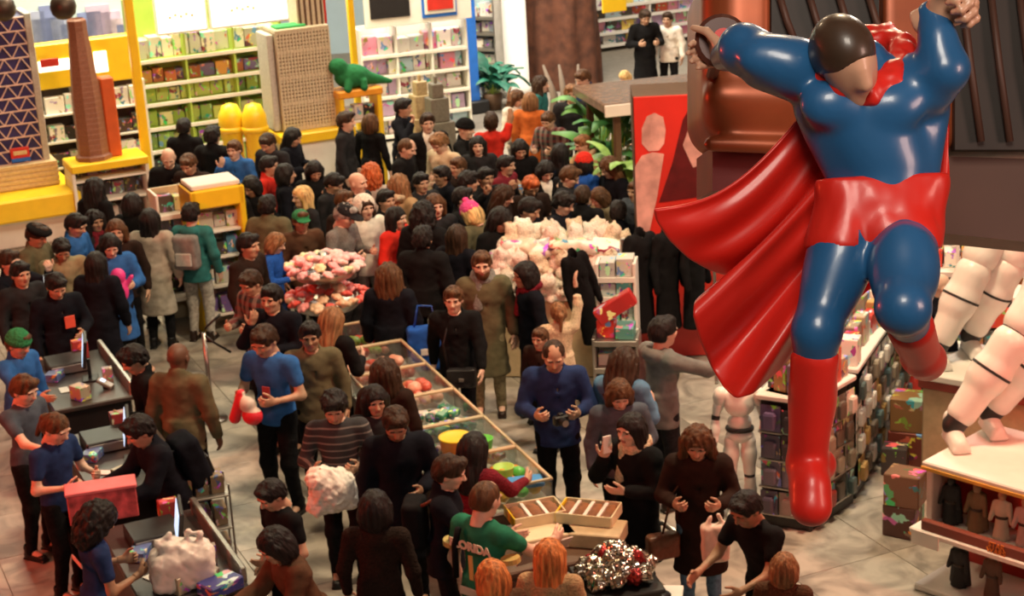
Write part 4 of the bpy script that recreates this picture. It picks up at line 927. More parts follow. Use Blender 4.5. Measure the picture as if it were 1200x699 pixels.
a = GT.uz(352, 15)[0]-uc; b_ = GT.uz(384, 15)[0]-uc; zz = GT.uz(368, -20)[1]-zb
up = MB().box(((a+b_)/2, .05, (Ht+zz)/2), (b_-a, .45, zz-Ht), .01).build('upper_block', M['beige'], t)
for k in range(5): MB().box((a+(b_-a)*(k+.5)/5, -.185, (Ht+zz)/2), (.03, .02, zz-Ht-.05), .003).build('window_strip', M['dwood'], up)
MB().box((b_+.04, -.05, Ht+.25), (.05, .1, .45), .01).build('red_fin', M['redp'], t)
MB().box((-W/2-.07, .05, Ht/2), (.10, D*.9, Ht*.97), .01).build('grey_end_slab', M['greybrick'], t)
# yellow arch frame with green plush tail, two small brick towers
AF = Plane(atz(425, 235, 0), E1); u0, u1 = AF.uz(398, 140)[0], AF.uz(442, 140)[0]; zt3 = AF.uz(425, 108)[1]
t = thing('yellow_arch_frame', 'yellow open display frame right of the beige tower', 'display frame', AF.at((u0+u1)/2, 0, 0), AF.rz()); W = u1-u0
for x in (-1, 1): MB().box((x*W/2, 0, zt3/2), (.08, .4, zt3), .015).build('post', M['yellow'], t)
MB().box((0, 0, zt3+.03), (W+.12, .45, .12), .02).build('top_beam', plain('orange_laminate', (.78, .34, .03), .4), t)
for z in (.45, .9, 1.3): MB().box((0, .05, z), (W-.06, .4, .03), .005).build('shelf', M['white'], t)
for k, z in enumerate((.45, .9, 1.3)): goods_row(AF, u0+.06, u1-.06, z+.02, -.12, (.14, .2), (.15, .25), (.15, .2), WHT+DRK, 'small boxed toy inside the yellow arch frame', 'toys in the yellow arch frame')
gp = AF.at((u0+u1)/2-.05, zt3+.09, 0); s = SDF((-.6, -.3, -.05), (.9, .3, .75), .02)
s.ell((0, 0, .18), (.28, .2, .19), .05); s.ell((-.22, -.02, .36), (.15, .13, .13), .06); s.cap((.2, 0, .14), (.62, -.02, .03), .12, .035, .05); s.cap((-.12, -.16, .1), (-.15, -.2, .02), .07, .06, .03); s.cap((.12, -.16, .1), (.12, -.2, .02), .07, .06, .03); s.wave(.006, 40, 40, 40, 2)
t = tag(link('green_plush', mesh('green_plush', *s.nets(), True), loc=gp, rot=(0, 0, RZ), mats=plain('green_plush_fur', (.01, .16, .05), .95, bump=.5, scale=30)), 'dark green plush creature lying on the yellow arch frame', 'plush toy')
for k, (x, yb_, yt, col, lab) in enumerate(((500, 175, 86, (.42, .33, .18), 'small tan brick tower model in front of pink shelving'), (519, 185, 88, (.16, .15, .12), 'small dark grey brick tower model beside tan one'))):
    pl = Plane(atz(x, yb_+40, 0), E1); z = pl.uz(x, yt)[1]; t = thing('small_tower_model', lab, 'model', pl.at(0, 0, 0), RZ); m_ = plain('brick_%d' % k, col, .5, var=.2, scale=25)
    for (w_, za, zb_) in ((.42, 0, .62), (.30, .62, .82), (.19, .82, .94), (.05, .94, 1.0)): MB().box((0, 0, z*(za+zb_)/2), (w_, w_, z*(zb_-za)), .01).build('tier', m_, t)
# yellow pay counter in the crowd
YC = Plane(atz(262, 382, 0), E1); u0, u1 = YC.uz(217, 240)[0], YC.uz(281, 240)[0]; zt = YC.uz(250, 215)[1]; W = u1-u0
t = thing('yellow_counter_unit', 'yellow framed toy stand in the crowd left of centre', 'display stand', YC.at((u0+u1)/2, 0, 0), YC.rz())
MB().box((0, 0, zt-.12), (W, .6, .24), .02).build('yellow_header', M['yellow'], t); MB().box((0, 0, zt+.03), (W*.9, .5, .06), .01).build('white_top', M['white'], t)
for x in (-1, 1): MB().box((x*(W/2-.04), 0, zt/2), (.08, .6, zt), .015).build('yellow_post', M['yellow'], t)
MB().box((0, .25, zt/2), (W, .04, zt)).build('back_panel', M['white'], t)
zz = [zt*.12, zt*.32, zt*.52, zt*.7]
for z in zz: MB().box((0, 0, z), (W-.1, .5, .03), .005).build('shelf', M['white'], t)
for k, z in enumerate(zz): goods_row(YC, u0+.1, u1-.1, z+.02, -.05, (.13, .2), (.15, .24), (.15, .25), WHT+MIX, ['toy on lowest shelf of yellow toy stand', 'toy on second shelf of yellow toy stand', 'toy on third shelf of yellow toy stand', 'toy on top shelf of yellow toy stand'][k], 'toys on the yellow stand')
BK = Plane(atz(208, 372, 0), E1); u0, u1 = BK.uz(178, 260)[0], BK.uz(218, 260)[0]; zz = [BK.uz(200, y)[1] for y in (340, 300, 270, 244)]
shelf_unit('low_white_shelving', 'low white shelving left of the yellow toy stand', BK, u0, u1, zz, .45, M['white'], M['wood'], top=BK.uz(200, 217)[1])
for k, z in enumerate(zz): goods_row(BK, u0+.04, u1-.04, z+.02, .05, (.14, .22), (.16, .24), (.15, .25), GRN+WHT+DRK, 'small boxed toy on low white shelving by yellow stand', 'toys on low white shelving')
for k, x in enumerate((272, 299)):          # round yellow bins
    t = thing('yellow_bin', ['left', 'right'][k]+' bulbous yellow bin between green shelving and beige tower', 'bin', atz(x+10, 250, 0)+(0, 0, 0)); MB().lathe([(.14, 0), (.16, .1), (.16, 1.2), (.20, 1.35), (.19, 1.55), (.12, 1.72), (0, 1.76)], 20).build('bin_body', M['yellow'], t, smooth=True); MB().lathe([(.205, 1.31), (.215, 1.35), (.205, 1.39)], 20).build('rim', M['yellow'], t, smooth=True)

# ---------------------------------------------------------------- tiered candy stand
q = atz(393, 462, 0); TS = Plane(q, (1, 0, 0)); za, zb_ = TS.uz(380, 352)[1]-.1, TS.uz(377, 316)[1]-.1; t = thing('tiered_candy_stand', 'two tier round stand heaped with pink candy flowers', 'display stand', q)
MB().lathe([(.30, 0), (.30, .05), (.06, .08), (.05, zb_+.3), (.0, zb_+.3)], 20).build('pole', M['metal'], t, smooth=True)
for z, r in ((za, .41), (zb_, .38)):
    MB().lathe([(.06, z), (r*.8, z+.02), (r, z+.10), (r+.02, z+.15), (r-.02, z+.15), (r*.8, z+.06), (.0, z+.05)], 28).build('tray', M['metal'], t, smooth=True)
s = SDF((-.09, -.09, -.02), (.09, .09, .12), .009); s.ell((0, 0, .04), (.045, .045, .04), .01)
for k in range(6): s.ell((.045*math.cos(k*1.047), .045*math.sin(k*1.047), .035), (.028, .028, .024), .008)
CF = mesh('candy_flower', *s.nets(), True, mats=[M['plastic']])
for z, r, cols, lab, grp in ((za+.08, .41, ((.72, .08, .06), (.75, .12, .10), (.80, .55, .35), (.80, .30, .30)), 'red candy flower on lower tier of candy stand', 'candy flowers lower tier'), (zb_+.08, .38, ((.82, .38, .40), (.85, .50, .50), (.80, .75, .45), (.85, .60, .58)), 'pink candy flower on upper tier of candy stand', 'candy flowers upper tier')):
    for k in range(38):
        ring = 0 if k < 18 else (1 if k < 30 else 2); n = (18, 12, 8)[ring]; rad = (r, r*.68, r*.38)[ring]; a = 6.283*k/n+ring
        o = link('candy_flower', CF, None, loc=(q[0]+rad*math.cos(a), q[1]+rad*math.sin(a), z+(.03, .09, .13)[ring]), rot=(-math.sin(a)*.5, math.cos(a)*.5, k), color=RND.choice(cols)); kk = RND.uniform(.85, 1.25); o.scale = (kk,)*3; tag(o, lab, 'candy', grp)
# ---------------------------------------------------------------- long candy bins
c0, c1 = np.array((-1.84, 18.25, 0)), np.array((-.12, 13.65, 0)); L_ = np.linalg.norm(c1-c0); dz_ = math.atan2(c1[1]-c0[1], c1[0]-c0[0]); PIECE = []
s = SDF((-.7, -.7, -.7), (.7, .7, .7), .09); s.ell((0, 0, 0), (.5, .42, .40), .1); s.wave(.04, 6, 6, 6, 1); BLOB = mesh('candy_piece', *s.nets(), True, mats=[M['plastic']])
cu = MB().box((0, 0, 0), (1, .7, .5), .08).mesh('candy_packet', [M['pack']])
bins = (('red sweet piece', ((.70, .05, .04), (.75, .20, .15), (.25, .40, .08))), ('dark red sweet piece', ((.35, .06, .04), (.20, .08, .05), (.65, .35, .25))), ('orange pink sweet piece', ((.70, .25, .12), (.75, .35, .25), (.60, .12, .08))),
        ('green and white wrapped sweet', ((.03, .22, .12), (.65, .62, .55), (.02, .10, .07))), ('silver wrapped sweet', ((.40, .38, .34), (.60, .56, .50), (.10, .08, .07))), ('yellow or orange sweet piece', ((.80, .45, .04), (.75, .28, .03), (.10, .50, .08), (.80, .62, .10))))
nb = len(bins); bl = L_/nb
for k, (lab, cols) in enumerate(bins):
    c = c0+(c1-c0)*((k+.5)/nb); t = thing('candy_bin', ['farthest candy bin with pale edged frame, nearest the tiered stand', 'second candy bin from the tiered stand', 'third candy bin from the tiered stand', 'fourth candy bin, holding green and white sweets', 'fifth candy bin, holding silver sweets and yellow tub', 'nearest candy bin, with orange sweets and a blue tray'][k], 'candy bin', c, dz_, 'row of candy bins')
    MB().box((0, 0, .36), (bl-.03, .72, .72), .02).build('base', M['dwood'], t); MB().box((0, 0, .73), (bl-.01, .78, .03), .008).build('bin_floor', M['white'], t)
    for y in (-.39, .39): MB().box((0, y, .84), (bl-.01, .012, .20)).build('glass_side', M['glass'], t); MB().box((0, y, .95), (bl, .03, .025), .006).build('rail', M['wood'], t)
    for x in (-1, 1): MB().box((x*(bl/2-.012), 0, .84), (.012, .76, .20)).build('glass_divider', M['glass'], t); MB().box((x*(bl/2-.012), 0, .95), (.024, .80, .025), .006).build('cross_rail', M['wood'], t)
    for j in range(30):
        x = (j % 6-2.5)/6*(bl-.12)+RND.uniform(-.02, .02); y = (j//6-2)/5*.66+RND.uniform(-.02, .02); ca, sa = math.cos(dz_), math.sin(dz_)
        pk = k in (3, 4) or (k == 5 and j % 4 == 0); o = link('candy_packet' if pk else 'candy_piece', cu if pk else BLOB, None, loc=(c[0]+x*ca-y*sa, c[1]+x*sa+y*ca, .79+.03*((j*7) % 3)), rot=(RND.uniform(-.3, .3), RND.uniform(-.3, .3), RND.uniform(0, 6)), color=RND.choice(cols)); kk = RND.uniform(.11, .16); o.scale = (kk,)*3
        tag(o, lab+' in the candy bins', 'candy', lab+'s in one bin')
q = atz(533, 508, 1.05); t = thing('yellow_tub', 'yellow rimmed orange tub standing in the candy bins', 'tub', (q[0], q[1], .76)); MB().lathe([(.11, 0), (.145, .24), (.15, .25), (.135, .25), (.11, .2), (0, .2)], 20).build('tub_wall', plain('orange_plastic', (.75, .25, .03), .4), t, smooth=True); MB().lathe([(.0, .235), (.142, .235), (.15, .25), (.152, .262), (.13, .258), (0, .252)], 20).build('yellow_lid', M['yellow'], t, smooth=True)
for (x, y, col, lab) in ((566, 515, (.15, .60, .08), 'bright green paper cup in the candy bins'), (590, 548, (.35, .60, .10), 'lime green cup in the nearest candy bin')):
    q = atz(x, y, .95); t = thing('green_cup', lab, 'cup', (q[0], q[1], .76)); MB().lathe([(.06, 0), (.09, .19), (.095, .2), (.085, .2), (.06, .03), (0, .03)], 16).build('cup_wall', plain('green_paper', col, .5), t, smooth=True)
q = atz(616, 565, .9); tag(MB().box((0, 0, .02), (.30, .18, .05), .012).build('blue_tray', plain('sky_blue_plastic', (.03, .25, .60), .4), loc=(q[0], q[1], .88), rot=(0, 0, .15)), 'flat sky blue tray in the nearest candy bin', 'tray')
# ---------------------------------------------------------------- bakery table in front
q = atz(650, 634, .85); t = thing('bakery_table', 'dark table carrying open pastry boxes near bottom centre', 'table', (q[0], q[1], 0), .25)
MB().box((0, 0, .82), (1.0, .85, .06), .015).build('table_top', M['dwood'], t); MB().box((0, 0, .78), (.94, .78, .05), .01).build('apron', M['dwood'], t)
for x in (-1, 1):
    for y in (-1, 1): MB().box((x*.43, y*.36, .38), (.07, .07, .76), .01).build('leg', M['dwood'], t)
M['card'] = plain('cream_card', (.72, .62, .40), .6, var=.08); M['crumb'] = plain('brown_pastry', (.24, .09, .03), .7, var=.4, scale=20, bump=.5); loaf = MB()
s = SDF((-.09, -.05, -.04), (.09, .05, .05), .009); s.box((0, 0, 0), (.07, .028, .022), .01, rnd=.02); s.wave(.004, 60, 60, 60, 4); LOAF = mesh('pastry', *s.nets(), True, mats=[M['crumb']])
def pastry_box(x, y, z, rz, lab, n, w_, d_, tilt=0.0):
    q = atz(x, y, z); t = thing('pastry_box', lab, 'pastry box', (q[0], q[1], z), rz); t.rotation_euler = (tilt, 0, rz)
    MB().box((0, 0, .01), (w_, d_, .02), .004).build('tray', M['card'], t)
    for sy in (-1, 1): MB().box((0, sy*d_/2, .045), (w_, .012, .09), .003).build('long_side', M['card'], t)
    for sx in (-1, 1): MB().box((sx*w_/2, 0, .045), (.012, d_, .09), .003).build('short_side', M['yellow'] if sx < 0 else M['card'], t)
    for k in range(1, n): MB().box((-w_/2+w_*k/n, 0, .045), (.03, d_, .07), .003).build('divider', M['white'], t)
    R = Matrix.Rotation(rz, 3, 'Z') @ Matrix.Rotation(tilt, 3, 'X')
    for k in range(n):
        v = R @ Vector((-w_/2+w_*(k+.5)/n, 0, .055)); o = link('pastry', LOAF, None, loc=(q[0]+v.x, q[1]+v.y, z+v.z), rot=(tilt, 0, rz+1.57)); o.scale = (d_/.165, w_/n/.075, 1.2); tag(o, 'brown pastry lying in the '+lab.split(',')[0], 'pastry', 'pastries in '+lab.split(',')[0])
pastry_box(627, 607, .97, .28, 'left open white pastry box, three compartments', 3, .42, .30); pastry_box(690, 607, .97, -.35, 'right open white pastry box, narrow rows', 4, .46, .30)
q = atz(645, 630, .9); tag(MB().box((0, 0, .06), (.44, .30, .12), .008).build('closed_pastry_box', M['card'], loc=(q[0]-.05, q[1], .85), rot=(0, 0, .28)), 'closed cream pastry box under the left open one', 'pastry box')
q = atz(695, 630, .9); tag(MB().box((0, 0, .06), (.50, .32, .12), .008).build('closed_pastry_box', M['wood'], loc=(q[0], q[1]+.05, .85), rot=(0, 0, -.3)), 'closed tan pastry box under the right open one', 'pastry box')
q = atz(640, 632, 1.0); t = tag(MB().box((0, 0, 0), (.42, .012, .26), .003, R=rotx(.7)).build('open_box_lid', plain('pale_card', (.58, .47, .40), .6), loc=(q[0]-.02, q[1]-.22, 1.0), rot=(0, 0, .5)), 'pale pink card lid propped against the left pastry box', 'box lid')
q = atz(675, 640, .8); t = thing('foil_crate', 'dark crate heaped with silver foil sweets', 'crate', (*atz(722, 672, .92)[:2], 0), .2)
MB().box((0, 0, .42), (.56, .56, .84), .02).build('crate_body', M['dwood'], t); MB().box((0, 0, .86), (.60, .60, .04), .01).build('rim', M['black'], t)
s = SDF((-.75, -.75, -.75), (.75, .75, .75), .1); s.ell((0, 0, 0), (.55, .45, .42), .05); s.wave(.11, 9, 9, 9, 11); FOIL = mesh('foil_sweet', *s.nets(), False, mats=[plain('silver_foil', (.62, .58, .50), .16, 1.0, var=.2, scale=3)]); FOILR = mesh('foil_sweet', *s.nets(), False, mats=[plain('red_foil', (.45, .05, .05), .2, .8)])
fq_ = atz(722, 672, .92)
for k in range(44):
    a = k*2.4; r = .26*math.sqrt(k/44); o = link('foil_sweet', FOILR if k % 9 == 4 else FOIL, None, loc=(fq_[0]+r*math.cos(a)*1.05, fq_[1]+r*math.sin(a)*.85, .92+.20*(1-r/.26)+RND.uniform(0, .04)), rot=(k, k*2, k*3)); kk = RND.uniform(.11, .16); o.scale = (kk,)*3; tag(o, 'red foil sweet among silver ones in dark crate' if k % 9 == 4 else 'crumpled silver foil sweet in the dark crate', 'candy', 'foil sweets in the crate')
q = atz(772, 690, .8); t = thing('holed_carton', 'pink sided white carton with round dark hole on top', 'carton', (q[0], q[1]-.02, 0), -.15); MB().box((0, 0, .36), (.34, .34, .72), .01).build('carton_body', plain('pink_card', (.55, .25, .25), .6), t); tp = MB().box((0, 0, .735), (.35, .35, .03), .006).build('white_lid', M['white'], t); MB().lathe([(0, .752), (.085, .752), (.09, .756), (.0, .757)], 20).build('dark_hole', M['black'], tp, smooth=True)
q = atz(757, 640, .5); t = tag(MB().tube([(0, 0, 0), (.15, -.05, 0), (.25, -.3, 0)], .025, 8).build('grey_handle', M['metal'], loc=(q[0], q[1], .72), smooth=True), 'curved grey handle beside the foil crate', 'handle')
# ---------------------------------------------------------------- plush pile
PL = Plane(atz(650, 443, 0), (.985, -.17, 0)); u0, u1 = PL.uz(560, 320)[0], PL.uz(747, 320)[0]; zt = 1.0; W = u1-u0
t = thing('plush_table', 'long white table under the heap of pale plush toys', 'table', PL.at((u0+u1)/2, 0, -.45), PL.rz()); MB().box((0, 0, zt-.04), (W, 1.0, .08), .015).build('table_top', M['white'], t); MB().box((0, 0, zt/2-.05), (W-.1, .9, zt-.1), .02).build('cabinet', M['wood'], t)
s = SDF((-.22, -.2, -.05), (.22, .2, .34), .018); s.ell((0, 0, .10), (.13, .10, .11), .03); s.ell((0, -.02, .22), (.10, .09, .085), .03)
for e in (-1, 1): s.ell((e*.07, 0, .29), (.03, .02, .035), .02); s.ell((e*.12, -.05, .12), (.035, .05, .035), .02); s.ell((e*.06, -.11, .035), (.045, .06, .04), .02)
PLUSH = mesh('plush_toy', *s.nets(), True, mats=[M['knit']]); n = 0; rr = random.Random(11)
s = SDF((-.25, -.2, -.03), (.25, .2, .22), .02); s.box((0, 0, .09), (.17, .12, .07), .03, rnd=.06); s.wave(.008, 22, 22, 22, 3); BAG = mesh('plush_bag', *s.nets(), True, mats=[M['pack']])
for lay, (cx, cy) in enumerate(((10, 5), (9, 4), (7, 3))):
    for i in range(cx):
        for j in range(cy):
            u = (i-(cx-1)/2)*W/10.4+rr.uniform(-.03, .03); v = (j-(cy-1)/2)*.25+rr.uniform(-.03, .03); p = PL.at((u0+u1)/2+u, zt+lay*.19, -.45+v*.8)
            isb = (i*3+j*5+lay) % 3 == 0; o = link('plush_bag' if isb else 'plush_toy', BAG if isb else PLUSH, None, loc=p, rot=(rr.uniform(-.5, .5), rr.uniform(-.5, .5), rr.uniform(-1.6, 1.6)), color=jit(rr.choice(((.74, .68, .58), (.78, .74, .66), (.70, .60, .46), (.76, .62, .56), (.80, .78, .72))), .06, rr))
            tag(o, ('pale printed toy bag' if isb else 'cream plush toy')+' in '+['bottom', 'middle', 'top'][lay]+' layer of the plush heap', 'plush toy', ['bottom', 'middle', 'top'][lay]+(' bags' if isb else ' plush')+' of the heap')
TL = Plane(atz(728, 452, 0), (.985, -.17, 0)); u0, u1 = TL.uz(704, 340)[0], TL.uz(747, 340)[0]
shelf_unit('teal_goods_stand', 'small stand of teal and white packets before the poster', TL, u0, u1, [.4, .8, 1.1, 1.32], .3, M['white'], M['white'], top=1.5)
for z in (.42, .82, 1.12, 1.34): goods_row(TL, u0+.03, u1-.03, z, .02, (.15, .24), (.14, .24), (.2, .3), [(.10, .45, .42), (.65, .66, .62), (.55, .70, .66)], 'teal or white packet on small stand before the poster', 'teal packets')
RG = Plane(atz(722, 478, 0), (.985, -.17, 0)); u0, u1 = RG.uz(700, 400)[0], RG.uz(750, 400)[0]
shelf_unit('gift_shelf', 'low metal shelf of red gift boxes behind grey hooded man', RG, u0, u1, [.25, .55, .85], .35, M['metal'], M['white'], top=.9)
for z in (.27, .57, .87): goods_row(RG, u0+.03, u1-.03, z, .02, (.14, .24), (.12, .2), (.2, .3), [(.55, .04, .03), (.70, .66, .60), (.1, .3, .25)], 'red or white gift box on low metal shelf', 'gift boxes')
q = RG.at((u0+u1)/2, 1.1, .2); tag(MB().box((0, 0, .09), (.45, .14, .17), .01, R=roty(-.55)).build('red_long_box', M['pack'], loc=(q[0], q[1], 1.12), rot=(0, 0, -.1), color=(.45, .03, .03)), 'long red box held tilted among gift boxes', 'gift box')
# dark costumes on a rail
q = atz(788, 446, 0); t = thing('costume_rail', 'metal rail holding long black costumes left of the cape', 'clothes rail', (q[0], q[1]+.1, 0), -.1)
for x in (-.5, .5): MB().tube([(x, 0, 0), (x, 0, 1.62)], .018, 8).build('post', M['metal'], t); MB().tube([(x, -.25, .02), (x, .25, .02)], .018, 8).build('foot', M['metal'], t)
MB().tube([(-.5, 0, 1.62), (.5, 0, 1.62)], .016, 8).build('rail', M['metal'], t)
gm = cached(('t', 'st', 'C', None), lambda: top_mesh('st', 'C'))
if not gm.materials: gm.materials.append(M['fabric'])
for k, x in enumerate((-.30, 0, .30)):
    o = link('black_costume', gm, None, loc=(q[0]+x, q[1]+.1+.03*k, .08), rot=(0, 0, .5+.2*k), color=CL['black']); o.scale = (.8, .75, 1.08); tag(o, ['leftmost', 'middle', 'rightmost'][k]+' long black costume hanging on the metal rail', 'costume', 'black costumes')
q = atz(716, 468, 0)+np.array((-.05, 0, 0)); o = link('black_gown', gm, None, loc=(q[0], q[1], .25), rot=(0, -.22, .4), color=CL['black']); o.scale = (.62, .6, 1.0); tag(o, 'black gown on a stand leaning before the plush heap', 'costume')
MB().tube([(0, 0, -.25), (0, 0, 1.2)], .02, 6).build('stand_pole', M['metal'], o)
# ---------------------------------------------------------------- figure racks on the right
A0, A1, A2 = atz(890, 614, 0), atz(950, 624, 0), atz(1000, 590, 0)
def rack(name, label, p0, p1, H, depth, rows, cols, pal, lab, grp, top=True, w=(.15, .2), me=CARD, z0=.12, headm=None):
    pl = Plane(p0, p1-p0); W = float(np.linalg.norm(p1-p0)); t = thing(name, label, 'display rack', pl.at(W/2, 0, -depth/2), pl.rz())
    MB().box((0, .03, H/2), (W, depth-.06, H), .01).build('rack_body', M['black'], t); MB().box((0, 0, .05), (W+.02, depth, .10), .01).build('plinth', M['black'], t)
    if top: MB().box((0, 0, H+.02), (W+.04, depth+.04, .05), .01).build('white_top', headm or M['white'], t)
    dz = (H-z0-.04)/rows
    for r in range(rows):
        MB().box((0, -depth/2+.02, z0+r*dz-.01), (W, .05, .015)).build('peg_rail', M['metal'], t)
        goods_row(pl, .02, W-.02, z0+r*dz+.005, -.005, w, (dz*.84, dz*.95), (.05, .08), pal, lab+[' in bottom row', ' in second row', ' in third row', ' in fourth row', ' in fifth row', ' in sixth row', ' in seventh row'][r], grp+str(r+1), me, 'blister_pack', .012, 'blister pack')
    return pl
VIO = [(.10, .08, .12), (.20, .16, .22), (.06, .05, .06), (.30, .22, .20), (.14, .10, .20)]
rack('figure_rack', 'black rack of carded figures beside the white mannequin', A0, A1, 1.22, .35, 4, 4, VIO, 'violet carded figure on black rack', 'carded figures row ')
rack('side_rack', 'black rack of carded figures just behind the hanging boot', A1, A2, 1.22, .45, 4, 4, TOY+[(.5, .04, .03)], 'red and grey carded figure on rack behind boot', 'side rack cards row ')
A3 = atz(1066, 478, 0); A2b = A2+nrm(A3-A2)*.1
rack('aisle_rack', 'long rack of carded figures lining the aisle at right', A2b, A3, 1.25, .5, 4, 8, TOY+WHT, 'grey carded toy on the aisle rack', 'aisle rack cards row ', w=(.16, .24))
def on_top(p0, p1, z, depth, rows, pal, lab, grp):
    pl = Plane(p0, p1-p0); W = float(np.linalg.norm(p1-p0))
    for r in range(rows): goods_row(pl, .03, W-.03, z, -depth*(r+.75)/rows, (.12, .24), (.14, .34), (.10, depth/rows*.7), pal, lab+(' in the front row' if r == 0 else ' in the back row'), grp+str(r+1), name='toy_carton', cat='carton')
on_top(A1, A2, 1.265, .45, 2, TOY+[(.6, .05, .04)], 'small carton standing on rack behind boot', 'cartons behind boot row ')
on_top(A2b, A3, 1.295, .5, 2, TOY+WHT+[(.6, .05, .04), (.6, .05, .04)], 'red or grey carton standing on the aisle rack', 'aisle top cartons row ')
on_top(A0, A1, 1.265, .35, 1, VIO+WHT, 'violet carton on rack beside white mannequin', 'violet top cartons row ')
q1, q2 = atz(1000, 470, 0), atz(1075, 480, 0)
rack('cross_rack', 'wide rack of small figure boxes across the aisle end', A3+np.array((-.05, .25, 0)), A3+np.array((2.0, -.15, 0)), 1.1, .4, 4, 8, TOY+[(.6, .05, .04)], 'small figure box on rack at aisle end', 'aisle end boxes row ', me=UNIT, w=(.16, .26))
f0 = atz(900, 420, 0)+np.array((.2, .8, 0)); f1 = f0+np.array((2.6, .15, 0))
rack('middle_rack', 'tall rack of red and white boxes behind the blue legs', f0, f1, 1.55, .5, 5, 12, TOY+[(.6, .05, .04), (.7, .66, .6)], 'red and white box on tall rack behind legs', 'tall rack boxes row ', me=UNIT, w=(.14, .24))
FR = Plane(atz(1120, 420, 0), (.97, -.24, 0)); u0, u1 = FR.uz(1030, 300)[0], FR.uz(1215, 300)[0]; zs = [FR.uz(1115, y)[1] for y in (385, 358, 332, 306)]
shelf_unit('tall_white_shelving', 'white shelving with red goods at far right', FR, u0, u1, zs, .5, M['white'], M['wall_dark'], top=FR.uz(1115, 262)[1], bays=2, lipmat=M['white'])
for k, z in enumerate(zs): goods_row(FR, u0+.04, u1-.04, z+.02, .05, (.12, .2), (.16, .26), (.2, .3), WHT+[(.55, .05, .03), (.65, .30, .08), (.1, .16, .16)], ['red or white toy on lowest shelf at far right', 'red or white toy on second shelf at far right', 'red or white toy on third shelf at far right', 'red or white toy on top shelf at far right'][k], 'toys on far right shelving')
# white top display with glazed doll case
C_, R_ = atz(1086, 541, 1.1), atz(1203, 575, 1.1); d_ = nrm(R_-C_); CP = Plane((C_[0], C_[1], 0), d_); W = 1.35; Dp = 1.0
t = thing('doll_case', 'red lined display case of dolls with broad white top', 'display case', CP.at(W/2, 0, -Dp/2), CP.rz())
MB().box((0, 0, 1.07), (W+.06, Dp+.06, .07), .012).build('white_top', M['white'], t); MB().box((0, -Dp/2-.035, 1.05), (W+.06, .012, .03), .002).build('gold_trim', plain('gold_strip', (.70, .38, .05), .4), t)
MB().box((0, -.16, .80), (W, .03, .52)).build('red_back', M['redp'], t); MB().box((0, .25, .53), (W, .5, 1.0)).build('rear_body', M['redp'], t)
for x in (-1, 1): MB().box((x*(W/2-.03), -.25, .80), (.06, .5, .50), .008).build('frame_post', M['lattice'], t)
MB().box((0, -.31, .535), (W+.1, .72, .05), .01).build('white_shelf', M['white'], t); MB().box((0, -.62, .60), (W-.1, .06, .10), .01).build('name_ledge', plain('dark_red_ledge', (.20, .05, .03), .5), t)
MB().box((0, -.02, .27), (W, .03, .48)).build('lower_back', M['redp'], t); MB().box((0, -.31, .03), (W, .7, .06), .01).build('floor_board', M['white'], t)
MB().box((-W/2+.12, -.69, .50), (.26, .012, .13), .003).build('price_card', M['white'], t)
cu_ = bpy.data.curves.new('sw', 'FONT'); cu_.body = 'STAR\nWARS'; cu_.size = .062; cu_.extrude = .004; cu_.space_line = .8; cu_.align_x = 'CENTER'
to = bpy.data.objects.new('tmp', cu_); COL.objects.link(to); dg_ = bpy.context.evaluated_depsgraph_get(); me = bpy.data.meshes.new_from_object(to.evaluated_get(dg_)); bpy.data.objects.remove(to)
me.materials.clear(); me.materials.append(plain('orange_print', (.75, .22, .03), .5)); link('orange_lettering', me, t, loc=(.08, -.655, .605), rot=(math.radians(85), 0, 0))
def doll(loc, rz, robe, cloak, head, label):
    t = thing('doll', label, 'doll', loc, rz, 'dolls in the display case'); t.scale = (.84, .84, .84); s = SDF((-.16, -.13, -.01), (.16, .13, .52), .011)
    s.cone((0, 0, .0), (0, 0, .26), (.085, .06), (.055, .042), .02); s.ell((0, 0, .32), (.075, .05, .10), .03); s.cap((-.07, 0, .37), (-.105, -.03, .20), .027, .022, .02); s.cap((.07, 0, .37), (.105, -.03, .20), .027, .022, .02); s.wave(.003, 60, 60, 30, 2)
    link('robe', mesh('robe', *s.nets(), True), t, mats=plain('doll_robe', robe, .7)); MB().lathe([(0, .40), (.032, .415), (.042, .45), (.036, .49), (0, .505)], 14).build('head', plain('doll_head', head, .5), t, smooth=True)
    MB().lathe([(.066, .22), (.068, .235), (.066, .25)], 16, sy=.75).build('belt', plain('doll_belt', (.05, .03, .02), .5), t, smooth=True)
    if cloak:
        s = SDF((-.16, -.06, -.01), (.16, .14, .46), .012); s.cone((0, .03, .02), (0, .02, .40), (.12, .06), (.085, .045), .02); s.box((0, -.07, .2), (.05, .07, .3), .01, 'sub'); link('cloak', mesh('cloak', *s.nets(), True), t, mats=plain('doll_cloak', cloak, .6))
for k, (x, rb, ck, hd_, lab) in enumerate((((-.50), (.015, .015, .016), (.012, .012, .012), (.02, .02, .02), 'black cloaked doll at left end of the case'), (-.26, (.22, .13, .06), (.16, .10, .05), (.30, .20, .12), 'brown robed doll second in the case'), (-.03, (.55, .48, .36), None, (.42, .24, .14), 'cream tunic doll third in the case'), (.18, (.50, .34, .30), None, (.45, .28, .18), 'pinkish tunic doll fourth in the case'))):
    doll(CP.at(W/2+x, .562, -.10), CP.rz()+.1*k, rb, ck, hd_, lab)
doll(CP.at(W/2-.36, .062, -.02), CP.rz(), (.015, .015, .016), (.012, .012, .012), (.02, .02, .02), 'black cloaked doll on the bottom board of the case'); doll(CP.at(W/2-.05, .062, -.02), CP.rz(), (.10, .05, .03), None, (.2, .12, .08), 'dark brown doll on the bottom board of the case')
